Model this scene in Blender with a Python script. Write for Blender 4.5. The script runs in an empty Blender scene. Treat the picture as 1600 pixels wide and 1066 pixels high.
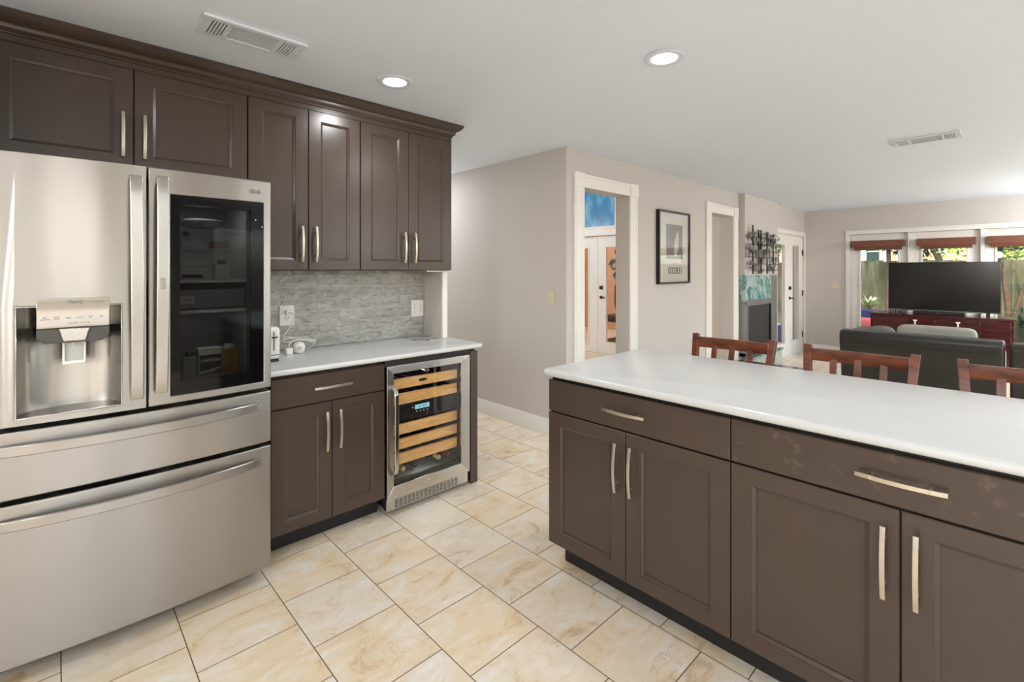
import bpy, bmesh, math, random
from mathutils import Vector, Matrix
random.seed(7)
PI = math.pi
C = bpy.context.scene.collection
scene = bpy.context.scene

# ------------------------------------------------------------------ camera
cam_data = bpy.data.cameras.new('camera')
cam = bpy.data.objects.new('camera', cam_data); C.objects.link(cam)
cam_data.sensor_width = 36.0
cam_data.lens = 36.0 * 752.0 / 1600.0
cam_data.shift_y = -(533.0 - 423.0) / 1600.0
cam_data.clip_start = 0.02; cam_data.clip_end = 200
CAMZ = 1.408
cam.location = (0, 0, CAMZ)
cam.rotation_euler = (PI / 2, 0, math.radians(46.4) - PI / 2)
scene.camera = cam

# ------------------------------------------------------------------ world, sun, exposure
scene.view_settings.view_transform = 'Standard'
scene.view_settings.look = 'None'
scene.view_settings.gamma = 1
scene.view_settings.use_curve_mapping = False
scene.view_settings.exposure = 0.0
world = bpy.data.worlds.new('world'); scene.world = world
world.use_nodes = True
wn = world.node_tree
wn.nodes.clear()
w_out = wn.nodes.new('ShaderNodeOutputWorld'); w_bg = wn.nodes.new('ShaderNodeBackground')
w_sky = wn.nodes.new('ShaderNodeTexSky'); w_sky.sky_type = 'NISHITA'
w_sky.sun_disc = False; w_sky.sun_elevation = math.radians(50); w_sky.sun_rotation = math.radians(240)
w_sky.air_density = 1.0; w_sky.dust_density = 2.5
w_bg.inputs['Strength'].default_value = 1.0
wn.links.new(w_sky.outputs[0], w_bg.inputs['Color']); wn.links.new(w_bg.outputs[0], w_out.inputs['Surface'])
sun_d = bpy.data.lights.new('sun', 'SUN'); sun_d.energy = 2.6; sun_d.angle = math.radians(1.5); sun_d.color = (1, .95, .86)
sun = bpy.data.objects.new('sun', sun_d); C.objects.link(sun)
sun.location = (0, 0, 12)
sun.rotation_euler = Vector((1.0, .35, -1.15)).to_track_quat('-Z', 'Y').to_euler()
scene.cycles.max_bounces = 10
scene.cycles.diffuse_bounces = 6
scene.cycles.glossy_bounces = 5
scene.cycles.transmission_bounces = 8
scene.cycles.transparent_max_bounces = 12
scene.cycles.sample_clamp_indirect = 6.0
scene.cycles.caustics_reflective = False
scene.cycles.caustics_refractive = False
LAMP_W = 7.0          # watts of every recessed ceiling lamp
CEIL = 2.438


def lamp(name, x, y, z, size, power, col=(.97, .985, 1.0), parent=None, spread=PI):
    d = bpy.data.lights.new(name, 'AREA'); d.shape = 'DISK'; d.size = size; d.energy = power; d.color = col
    d.spread = spread
    o = bpy.data.objects.new(name, d); C.objects.link(o)
    if parent is not None:
        o.parent = parent
        l = parent.location
        o.location = (x - l.x, y - l.y, z - l.z)
    else:
        o.location = (x, y, z)
    return o


# ------------------------------------------------------------------ materials
def srgb(r, g, b):
    f = lambda c: ((c / 255) / 12.92 if c / 255 <= .04045 else ((c / 255 + .055) / 1.055) ** 2.4)
    return (f(r), f(g), f(b), 1)


MATS = {}


def mat(name, col, rough=.5, metal=0., spec=.5, bump=0., bscale=40., var=0., vscale=6., coat=0., emis=None, estr=0.,
        stretch=(1, 1, 1), trans=0.):
    m = bpy.data.materials.new(name); m.use_nodes = True
    nt = m.node_tree; p = nt.nodes['Principled BSDF']
    p.inputs['Base Color'].default_value = col
    p.inputs['Roughness'].default_value = rough
    p.inputs['Metallic'].default_value = metal
    p.inputs['Specular IOR Level'].default_value = spec
    p.inputs['Coat Weight'].default_value = coat
    p.inputs['Transmission Weight'].default_value = trans
    if emis:
        p.inputs['Emission Color'].default_value = emis; p.inputs['Emission Strength'].default_value = estr
    tc = nt.nodes.new('ShaderNodeTexCoord'); mp = nt.nodes.new('ShaderNodeMapping')
    mp.inputs['Scale'].default_value = stretch
    nt.links.new(tc.outputs['Object'], mp.inputs['Vector'])
    if var > 0:
        n = nt.nodes.new('ShaderNodeTexNoise'); n.inputs['Scale'].default_value = vscale; n.inputs['Detail'].default_value = 6
        nt.links.new(mp.outputs[0], n.inputs['Vector'])
        r = nt.nodes.new('ShaderNodeValToRGB')
        lo = tuple(c * (1 - var) for c in col[:3]) + (1,); hi = tuple(min(1, c * (1 + var)) for c in col[:3]) + (1,)
        r.color_ramp.elements[0].position = .3; r.color_ramp.elements[1].position = .7
        r.color_ramp.elements[0].color = lo; r.color_ramp.elements[1].color = hi
        nt.links.new(n.outputs['Fac'], r.inputs[0]); nt.links.new(r.outputs[0], p.inputs['Base Color'])
    if bump > 0:
        n = nt.nodes.new('ShaderNodeTexNoise'); n.inputs['Scale'].default_value = bscale; n.inputs['Detail'].default_value = 3
        nt.links.new(mp.outputs[0], n.inputs['Vector'])
        b = nt.nodes.new('ShaderNodeBump'); b.inputs['Strength'].default_value = bump; b.inputs['Distance'].default_value = .01
        nt.links.new(n.outputs['Fac'], b.inputs['Height']); nt.links.new(b.outputs[0], p.inputs['Normal'])
    MATS[name] = m
    return m


def node(nt, t, **kw):
    n = nt.nodes.new(t)
    for k, v in kw.items():
        if k.startswith('i_'):
            n.inputs[k[2:].replace('_', ' ')].default_value = v
        else:
            setattr(n, k, v)
    return n


M_wall = mat('wall_paint', srgb(197, 191, 185), .75, bump=.03, bscale=160)
M_ceil = mat('ceiling_paint', srgb(228, 236, 247), .8, bump=.02, bscale=200)
M_trim = mat('white_trim_paint', srgb(232, 228, 222), .42)
M_cab = mat('espresso_cabinet_paint', srgb(68, 55, 47), .27, spec=.5, bump=.012, bscale=300, var=.05, vscale=3)
def smudge():
    m = mat('espresso_paint_with_finger_smudges', srgb(78, 65, 57), .28); nt = m.node_tree; p = nt.nodes['Principled BSDF']; L = nt.links.new
    tc = nt.nodes['Texture Coordinate']
    n = node(nt, 'ShaderNodeTexNoise'); n.inputs['Scale'].default_value = 13; n.inputs['Detail'].default_value = 3; L(tc.outputs['Object'], n.inputs['Vector'])
    n2 = node(nt, 'ShaderNodeTexNoise'); n2.inputs['Scale'].default_value = 160; L(tc.outputs['Object'], n2.inputs['Vector'])
    r = node(nt, 'ShaderNodeMapRange'); r.inputs['From Min'].default_value = .575; r.inputs['From Max'].default_value = .66; L(n.outputs['Fac'], r.inputs['Value'])
    mu = node(nt, 'ShaderNodeMath', operation='MULTIPLY'); L(r.outputs[0], mu.inputs[0]); L(n2.outputs['Fac'], mu.inputs[1])
    mx = node(nt, 'ShaderNodeMixRGB'); mx.inputs[1].default_value = srgb(66, 53, 45); mx.inputs[2].default_value = srgb(106, 92, 82)
    L(mu.outputs[0], mx.inputs[0]); L(mx.outputs[0], p.inputs['Base Color'])
    return m


M_smudge = smudge()
M_cabin = mat('cabinet_shadow_black', srgb(22, 18, 16), .6)  # near-black colour stands in for shade under counters and in toe recesses
M_counter = mat('white_quartz', srgb(203, 203, 202), .22, spec=.5, var=.012, vscale=9)
M_nickel = mat('satin_nickel', srgb(205, 196, 182), .28, metal=1.)
M_chrome = mat('bright_steel', srgb(205, 203, 198), .14, metal=1.)
M_black = mat('black_plastic', srgb(16, 16, 17), .35)
M_blackm = mat('matte_black_metal', srgb(26, 24, 23), .45, metal=.3)
M_whitep = mat('white_plastic', srgb(232, 230, 224), .3)
M_almond = mat('almond_plastic', srgb(214, 204, 176), .35)
M_leather = mat('charcoal_leather', srgb(40, 38, 34), .34, spec=.5, bump=.25, bscale=9, var=.12, vscale=5)
M_greyfab = mat('grey_green_fabric', srgb(158, 158, 148), .9, bump=.3, bscale=120, var=.06)
M_redwood = mat('cherry_stained_wood', srgb(108, 52, 28), .27, var=.35, vscale=5, stretch=(3, 3, .6), coat=.3)
M_mahog = mat('dark_mahogany', srgb(60, 20, 19), .25, var=.3, vscale=6, stretch=(.4, .6, 4), coat=.3)
M_shade = mat('rust_woven_shade', srgb(116, 72, 56), .85, bump=.4, bscale=60, var=.15, vscale=30, stretch=(.3, .3, 6))
M_slot = mat('dark_slot', srgb(10, 10, 10), .8)
M_tvs = mat('tv_screen_glass', srgb(20, 19, 18), .16, spec=.6)
M_mirror = mat('grey_slate_metal', srgb(150, 149, 146), .3, metal=.7)
M_vent = mat('vent_white_enamel', srgb(216, 222, 230), .4)
M_ventd = mat('vent_shadow', srgb(22, 22, 22), .8)
M_lens = mat('lamp_lens', srgb(255, 250, 240), .4, emis=(1, .97, .92, 1), estr=9.0)
M_paper = mat('print_paper', srgb(222, 217, 208), .7)
M_brown = mat('bark', srgb(96, 76, 58), .9, bump=.6, bscale=20, var=.3, vscale=9)
M_leaf = mat('leaf_green', srgb(70, 120, 45), .6, var=.5, vscale=2.0)
M_leafb = mat('leaf_bright', srgb(150, 185, 50), .55, var=.35, vscale=2.0)
M_leafd = mat('leaf_dark', srgb(40, 84, 55), .6, var=.5, vscale=2.0)
M_leafw = mat('leaf_variegated', srgb(180, 190, 140), .6, var=.3, vscale=3.0)
M_grass = mat('lawn_grass', srgb(62, 140, 58), .9, bump=1., bscale=60, var=.35, vscale=14)
M_patio = mat('patio_paving', srgb(168, 150, 136), .9, var=.2, vscale=3)
M_blue = mat('blue_plastic', srgb(60, 150, 205), .35)
M_indigo = mat('indigo_glaze', srgb(52, 58, 110), .35, var=.3)
M_pink = mat('coral_cushion', srgb(205, 96, 88), .8)
M_house = mat('tan_stucco', srgb(222, 178, 138), .85, var=.08)
M_roof = mat('grey_shingles', srgb(130, 110, 100), .9, var=.3, vscale=20)
M_soil = mat('mulch', srgb(120, 92, 70), .95, bump=1., bscale=30, var=.4, vscale=25)
M_cork = mat('bottle_capsule_gold', srgb(206, 178, 120), .35, metal=.3)
M_bottle = mat('dark_bottle_glass', srgb(18, 26, 20), .08, spec=.6)
M_redcap = mat('burgundy_capsule', srgb(128, 40, 36), .35)
M_carton = mat('carton_white', srgb(190, 188, 180), .6)
M_dgray = mat('dark_grey_plastic', srgb(74, 73, 71), .38)
M_fridgein = mat('fridge_lining', srgb(190, 190, 188), .4)
M_peach = mat('peach_wall_paint', srgb(226, 180, 146), .8, var=.1, vscale=2)
M_teal = mat('teal_enamel', srgb(36, 120, 126), .4, var=.3)
M_ink = mat('black_ink', srgb(22, 21, 20), .6)
M_softink = mat('soft_grey_ink', srgb(95, 94, 92), .5)
M_emblem = mat('logo_grey', srgb(105, 103, 100), .3, metal=.6)
M_lcd = mat('blue_lcd', srgb(120, 180, 190), .3, emis=srgb(140, 205, 215), estr=.7)
M_zinc = mat('brushed_pewter', srgb(132, 128, 124), .35, metal=.85, var=.3, vscale=12)
M_rug = mat('door_room_floor', srgb(150, 138, 122), .6, var=.1)
M_reed = mat('yellow_ceramic', srgb(210, 200, 90), .4)
M_orange = mat('orange_highlight', srgb(190, 84, 30), .4)
M_label = mat('black_label', srgb(24, 24, 24), .5)
M_lettr = mat('white_ink', srgb(215, 213, 205), .5)
M_redjar = mat('red_jar', srgb(120, 22, 20), .3)
M_amber = mat('amber_jar', srgb(120, 92, 40), .3)
M_bookb = mat('blue_book_cloth', srgb(60, 110, 150), .6)
M_bookw = mat('pale_book_cloth', srgb(205, 215, 222), .6)


def steel(name, col, rough, tangent, grain=0., wav=.10, aniso=.8):
    m = bpy.data.materials.new(name); m.use_nodes = True; nt = m.node_tree; p = nt.nodes['Principled BSDF']
    p.inputs['Metallic'].default_value = 1; p.inputs['Roughness'].default_value = rough
    p.inputs['Anisotropic'].default_value = aniso
    p.inputs['Base Color'].default_value = col
    cv = nt.nodes.new('ShaderNodeCombineXYZ')
    for i in range(3): cv.inputs[i].default_value = tangent[i]
    nt.links.new(cv.outputs[0], p.inputs['Tangent'])
    tc = nt.nodes.new('ShaderNodeTexCoord')
    if grain:
        mp = nt.nodes.new('ShaderNodeMapping'); mp.inputs['Scale'].default_value = (4, 4, 600)
        n = node(nt, 'ShaderNodeTexNoise'); n.inputs['Scale'].default_value = 1.; n.inputs['Detail'].default_value = 2
        nt.links.new(tc.outputs['Object'], mp.inputs[0]); nt.links.new(mp.outputs[0], n.inputs['Vector'])
        mr = node(nt, 'ShaderNodeMapRange'); mr.inputs['To Min'].default_value = rough - grain; mr.inputs['To Max'].default_value = rough + grain
        nt.links.new(n.outputs['Fac'], mr.inputs['Value']); nt.links.new(mr.outputs[0], p.inputs['Roughness'])
    # slow waviness of the thin sheet, which bends the reflections
    n2 = node(nt, 'ShaderNodeTexNoise'); n2.inputs['Scale'].default_value = 3.2; n2.inputs['Detail'].default_value = 1
    mp2 = nt.nodes.new('ShaderNodeMapping'); mp2.inputs['Scale'].default_value = (1.6, 1, .45)
    nt.links.new(tc.outputs['Object'], mp2.inputs[0]); nt.links.new(mp2.outputs[0], n2.inputs['Vector'])
    b = node(nt, 'ShaderNodeBump'); b.inputs['Strength'].default_value = wav; b.inputs['Distance'].default_value = .03
    nt.links.new(n2.outputs['Fac'], b.inputs['Height']); nt.links.new(b.outputs[0], p.inputs['Normal'])
    return m


M_steel = steel('brushed_stainless', srgb(168, 163, 157), .30, (0, 0, 1), .03, .22)
M_steelc = steel('cooler_stainless', srgb(212, 208, 202), .28, (0, 0, 1), .02, .08)
M_steelv = steel('brushed_stainless_upright', srgb(190, 187, 182), .27, (0, 0, 1), 0, .05, .5)


def glass(name, tint=(1, 1, 1), fac_boost=0., rough=0., ior=1.5):
    m = bpy.data.materials.new(name); m.use_nodes = True; nt = m.node_tree; nt.nodes.clear()
    o = node(nt, 'ShaderNodeOutputMaterial'); mx = node(nt, 'ShaderNodeMixShader')
    t = node(nt, 'ShaderNodeBsdfTransparent'); t.inputs[0].default_value = tuple(math.sqrt(c) for c in tint) + (1,)
    g = node(nt, 'ShaderNodeBsdfGlossy'); g.inputs['Roughness'].default_value = rough
    f = node(nt, 'ShaderNodeFresnel'); f.inputs['IOR'].default_value = ior
    ad = node(nt, 'ShaderNodeMath', operation='ADD', use_clamp=True); ad.inputs[1].default_value = fac_boost
    ge = node(nt, 'ShaderNodeNewGeometry'); inv = node(nt, 'ShaderNodeMath', operation='SUBTRACT'); inv.inputs[0].default_value = 1.
    mu = node(nt, 'ShaderNodeMath', operation='MULTIPLY'); nt.links.new(ge.outputs['Backfacing'], inv.inputs[1])
    nt.links.new(f.outputs[0], ad.inputs[0]); nt.links.new(ad.outputs[0], mu.inputs[0]); nt.links.new(inv.outputs[0], mu.inputs[1])
    nt.links.new(mu.outputs[0], mx.inputs[0])
    nt.links.new(t.outputs[0], mx.inputs[1]); nt.links.new(g.outputs[0], mx.inputs[2]); nt.links.new(mx.outputs[0], o.inputs['Surface'])
    return m


G_clear = glass('window_glass', (.97, .98, .97))
G_tint = glass('smoked_glass', (.34, .34, .34), 0., ior=1.25)
G_wine = glass('cooler_glass', (.88, .88, .86), .03)
G_pic = glass('picture_glass', (.97, .97, .97), .10)


def tile_floor():
    m = bpy.data.materials.new('travertine_floor_tile'); m.use_nodes = True; nt = m.node_tree; p = nt.nodes['Principled BSDF']
    L = nt.links.new
    tc = node(nt, 'ShaderNodeTexCoord'); sp = node(nt, 'ShaderNodeSeparateXYZ'); L(tc.outputs['Object'], sp.inputs[0])
    W, Hh = .3345, .3425
    au = node(nt, 'ShaderNodeMath', operation='ADD'); au.inputs[1].default_value = -1.977 + W * 40
    av = node(nt, 'ShaderNodeMath', operation='ADD'); av.inputs[1].default_value = -.704 + Hh * 40
    L(sp.outputs[1], au.inputs[0]); L(sp.outputs[0], av.inputs[0])
    cb = node(nt, 'ShaderNodeCombineXYZ'); L(au.outputs[0], cb.inputs[0]); L(av.outputs[0], cb.inputs[1])
    br = node(nt, 'ShaderNodeTexBrick', offset=.5, offset_frequency=2)
    L(cb.outputs[0], br.inputs['Vector'])
    for k, v in (('Scale', 1), ('Mortar Size', .0022), ('Mortar Smooth', .3), ('Bias', 0), ('Brick Width', W), ('Row Height', Hh)):
        br.inputs[k].default_value = v
    br.inputs['Color1'].default_value = (0, 0, 0, 1); br.inputs['Color2'].default_value = (1, 1, 1, 1)
    # per-tile offset of the stone pattern
    sc = node(nt, 'ShaderNodeVectorMath', operation='SCALE'); sc.inputs['Scale'].default_value = 17.0
    L(br.outputs['Color'], sc.inputs[0])
    ad = node(nt, 'ShaderNodeVectorMath', operation='ADD'); L(tc.outputs['Object'], ad.inputs[0]); L(sc.outputs[0], ad.inputs[1])
    mp = node(nt, 'ShaderNodeMapping'); mp.inputs['Rotation'].default_value = (0, 0, .5); mp.inputs['Scale'].default_value = (1., 1.9, 1)
    L(ad.outputs[0], mp.inputs[0])
    n1 = node(nt, 'ShaderNodeTexNoise'); n1.inputs['Scale'].default_value = 4.6; n1.inputs['Detail'].default_value = 12
    n1.inputs['Roughness'].default_value = .70; n1.inputs['Distortion'].default_value = .8
    L(mp.outputs[0], n1.inputs['Vector'])
    r1 = node(nt, 'ShaderNodeValToRGB'); e = r1.color_ramp.elements
    e[0].position = .34; e[0].color = srgb(208, 176, 136)
    e[1].position = .66; e[1].color = srgb(238, 232, 222)
    a = e.new(.42); a.color = srgb(230, 209, 176)
    a = e.new(.54); a.color = srgb(234, 219, 195)
    L(n1.outputs['Fac'], r1.inputs[0])
    # rusty veins
    n2 = node(nt, 'ShaderNodeTexNoise'); n2.inputs['Scale'].default_value = 5.; n2.inputs['Detail'].default_value = 7
    n2.inputs['Distortion'].default_value = 1.6; L(mp.outputs[0], n2.inputs['Vector'])
    r2 = node(nt, 'ShaderNodeValToRGB'); e = r2.color_ramp.elements
    e[0].position = .485; e[0].color = (0, 0, 0, 1); e[1].position = .515; e[1].color = (0, 0, 0, 1)
    a = e.new(.50); a.color = (1, 1, 1, 1)
    L(n2.outputs['Fac'], r2.inputs[0])
    n3 = node(nt, 'ShaderNodeTexNoise'); n3.inputs['Scale'].default_value = 2.; L(mp.outputs[0], n3.inputs['Vector'])
    r3 = node(nt, 'ShaderNodeMapRange'); r3.inputs['From Min'].default_value = .5; r3.inputs['From Max'].default_value = .68
    L(n3.outputs['Fac'], r3.inputs['Value'])
    mm = node(nt, 'ShaderNodeMath', operation='MULTIPLY'); L(r2.outputs[0], mm.inputs[0]); L(r3.outputs[0], mm.inputs[1])
    m2 = node(nt, 'ShaderNodeMath', operation='MULTIPLY'); m2.inputs[1].default_value = .55; L(mm.outputs[0], m2.inputs[0])
    mx = node(nt, 'ShaderNodeMixRGB'); mx.inputs[2].default_value = srgb(178, 136, 94)
    L(m2.outputs[0], mx.inputs[0]); L(r1.outputs[0], mx.inputs[1])
    # tile-to-tile tone
    hs = node(nt, 'ShaderNodeHueSaturation'); L(mx.outputs[0], hs.inputs['Color'])
    mr = node(nt, 'ShaderNodeMapRange'); mr.inputs['To Min'].default_value = .75; mr.inputs['To Max'].default_value = 1.15
    L(br.outputs['Color'], mr.inputs['Value']); L(mr.outputs[0], hs.inputs['Saturation'])
    g = node(nt, 'ShaderNodeMixRGB'); g.inputs[2].default_value = srgb(104, 86, 66)
    L(br.outputs['Fac'], g.inputs[0]); L(hs.outputs[0], g.inputs[1]); L(g.outputs[0], p.inputs['Base Color'])
    rr = node(nt, 'ShaderNodeMapRange'); rr.inputs['To Min'].default_value = .34; rr.inputs['To Max'].default_value = .85
    L(br.outputs['Fac'], rr.inputs['Value']); L(rr.outputs[0], p.inputs['Roughness'])
    inv = node(nt, 'ShaderNodeMath', operation='SUBTRACT'); inv.inputs[0].default_value = 1.; L(br.outputs['Fac'], inv.inputs[1])
    n4 = node(nt, 'ShaderNodeMath', operation='MULTIPLY_ADD'); L(n1.outputs['Fac'], n4.inputs[0]); n4.inputs[1].default_value = .15
    L(inv.outputs[0], n4.inputs[2])
    b = node(nt, 'ShaderNodeBump'); b.inputs['Strength'].default_value = .35; b.inputs['Distance'].default_value = .003
    L(n4.outputs[0], b.inputs['Height']); L(b.outputs[0], p.inputs['Normal'])
    return m


M_floor = tile_floor()


def backsplash_mat():
    m = bpy.data.materials.new('glazed_grey_subway_tile'); m.use_nodes = True; nt = m.node_tree; p = nt.nodes['Principled BSDF']
    L = nt.links.new
    tc = node(nt, 'ShaderNodeTexCoord'); ge = node(nt, 'ShaderNodeNewGeometry')
    sc = node(nt, 'ShaderNodeMath', operation='MULTIPLY'); sc.inputs[1].default_value = 40; L(ge.outputs['Random Per Island'], sc.inputs[0])
    ad = node(nt, 'ShaderNodeVectorMath', operation='ADD'); L(tc.outputs['Object'], ad.inputs[0]); L(sc.outputs[0], ad.inputs[1])
    mp = node(nt, 'ShaderNodeMapping'); mp.inputs['Scale'].default_value = (1, 1, 3.2); L(ad.outputs[0], mp.inputs[0])
    n = node(nt, 'ShaderNodeTexNoise'); n.inputs['Scale'].default_value = 5; n.inputs['Detail'].default_value = 3; n.inputs['Distortion'].default_value = .9
    L(mp.outputs[0], n.inputs['Vector'])
    r = node(nt, 'ShaderNodeValToRGB'); e = r.color_ramp.elements
    e[0].position = .3; e[0].color = srgb(150, 147, 142); e[1].position = .75; e[1].color = srgb(186, 184, 179)
    L(n.outputs['Fac'], r.inputs[0]); L(r.outputs[0], p.inputs['Base Color'])
    p.inputs['Roughness'].default_value = .09
    p.inputs['Coat Weight'].default_value = .3
    n2 = node(nt, 'ShaderNodeTexNoise'); n2.inputs['Scale'].default_value = 26; n2.inputs['Detail'].default_value = 1; n2.inputs['Distortion'].default_value = .5
    mp2 = node(nt, 'ShaderNodeMapping'); mp2.inputs['Scale'].default_value = (1, 1, 1.4); L(ad.outputs[0], mp2.inputs[0]); L(mp2.outputs[0], n2.inputs['Vector'])
    b = node(nt, 'ShaderNodeBump'); b.inputs['Strength'].default_value = 1.0; b.inputs['Distance'].default_value = .02
    L(n2.outputs['Fac'], b.inputs['Height']); L(b.outputs[0], p.inputs['Normal'])
    return m


M_splash = backsplash_mat()
M_grout = mat('backsplash_grout', srgb(206, 203, 196), .9)


def wood_mat(name, c1, c2, rough, axis_scale, coat=0.):
    m = bpy.data.materials.new(name); m.use_nodes = True; nt = m.node_tree; p = nt.nodes['Principled BSDF']; L = nt.links.new
    tc = node(nt, 'ShaderNodeTexCoord'); mp = node(nt, 'ShaderNodeMapping'); mp.inputs['Scale'].default_value = axis_scale
    n = node(nt, 'ShaderNodeTexNoise'); n.inputs['Scale'].default_value = 1; n.inputs['Detail'].default_value = 7; n.inputs['Distortion'].default_value = .6
    L(tc.outputs['Object'], mp.inputs[0]); L(mp.outputs[0], n.inputs['Vector'])
    r = node(nt, 'ShaderNodeValToRGB'); e = r.color_ramp.elements
    e[0].position = .32; e[0].color = c1; e[1].position = .68; e[1].color = c2
    L(n.outputs['Fac'], r.inputs[0]); L(r.outputs[0], p.inputs['Base Color'])
    p.inputs['Roughness'].default_value = rough; p.inputs['Coat Weight'].default_value = coat
    return m


M_beech = wood_mat('beech_shelf_front', srgb(216, 160, 96), srgb(240, 194, 132), .45, (6, 40, 40))
M_redwood = wood_mat('cherry_stained_wood', srgb(72, 33, 18), srgb(122, 63, 36), .26, (30, 7, 30), .3)
M_fence = wood_mat('weathered_shaded_fence_wood', srgb(72, 78, 52), srgb(132, 128, 92), .9, (12, 9, 1.2))  # weathered wood, tones darkened to carry the shade on the fence
M_mahog = wood_mat('dark_mahogany', srgb(44, 14, 14), srgb(78, 26, 24), .22, (20, 3, 30), .3)
M_firebox = wood_mat('dark_firebox_panel', srgb(30, 27, 25), srgb(62, 56, 52), .5, (30, 30, 3))


def blue_art():
    m = bpy.data.materials.new('blue_abstract_paint'); m.use_nodes = True; nt = m.node_tree; p = nt.nodes['Principled BSDF']; L = nt.links.new
    tc = node(nt, 'ShaderNodeTexCoord'); mp = node(nt, 'ShaderNodeMapping'); mp.inputs['Scale'].default_value = (1, 2.4, .9)
    n = node(nt, 'ShaderNodeTexNoise'); n.inputs['Scale'].default_value = 2.4; n.inputs['Detail'].default_value = 5
    L(tc.outputs['Object'], mp.inputs[0]); L(mp.outputs[0], n.inputs['Vector'])
    r = node(nt, 'ShaderNodeValToRGB'); e = r.color_ramp.elements
    e[0].position = .3; e[0].color = srgb(8, 92, 150); e[1].position = .8; e[1].color = srgb(160, 212, 226)
    a = e.new(.48); a.color = srgb(20, 134, 188)
    L(n.outputs['Fac'], r.inputs[0]); L(r.outputs[0], p.inputs['Base Color']); p.inputs['Roughness'].default_value = .3
    return m


M_bluart = blue_art()


def teal_tile():
    m = bpy.data.materials.new('teal_glass_mosaic'); m.use_nodes = True; nt = m.node_tree; p = nt.nodes['Principled BSDF']; L = nt.links.new
    tc = node(nt, 'ShaderNodeTexCoord')
    v = node(nt, 'ShaderNodeTexVoronoi'); v.inputs['Scale'].default_value = 9; L(tc.outputs['Object'], v.inputs['Vector'])
    s = node(nt, 'ShaderNodeSeparateXYZ'); L(v.outputs['Color'], s.inputs[0])
    n = node(nt, 'ShaderNodeTexNoise'); n.inputs['Scale'].default_value = 14; n.inputs['Detail'].default_value = 4; L(tc.outputs['Object'], n.inputs['Vector'])
    ad = node(nt, 'ShaderNodeMath', operation='MULTIPLY_ADD'); L(s.outputs[0], ad.inputs[0]); ad.inputs[1].default_value = .5; L(n.outputs['Fac'], ad.inputs[2])
    r = node(nt, 'ShaderNodeValToRGB'); e = r.color_ramp.elements
    e[0].position = .45; e[0].color = srgb(60, 116, 106); e[1].position = .95; e[1].color = srgb(170, 184, 186)
    a = e.new(.7); a.color = srgb(112, 152, 146)
    L(ad.outputs[0], r.inputs[0]); L(r.outputs[0], p.inputs['Base Color']); p.inputs['Roughness'].default_value = .12
    return m


M_tealtile = teal_tile()


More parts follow.
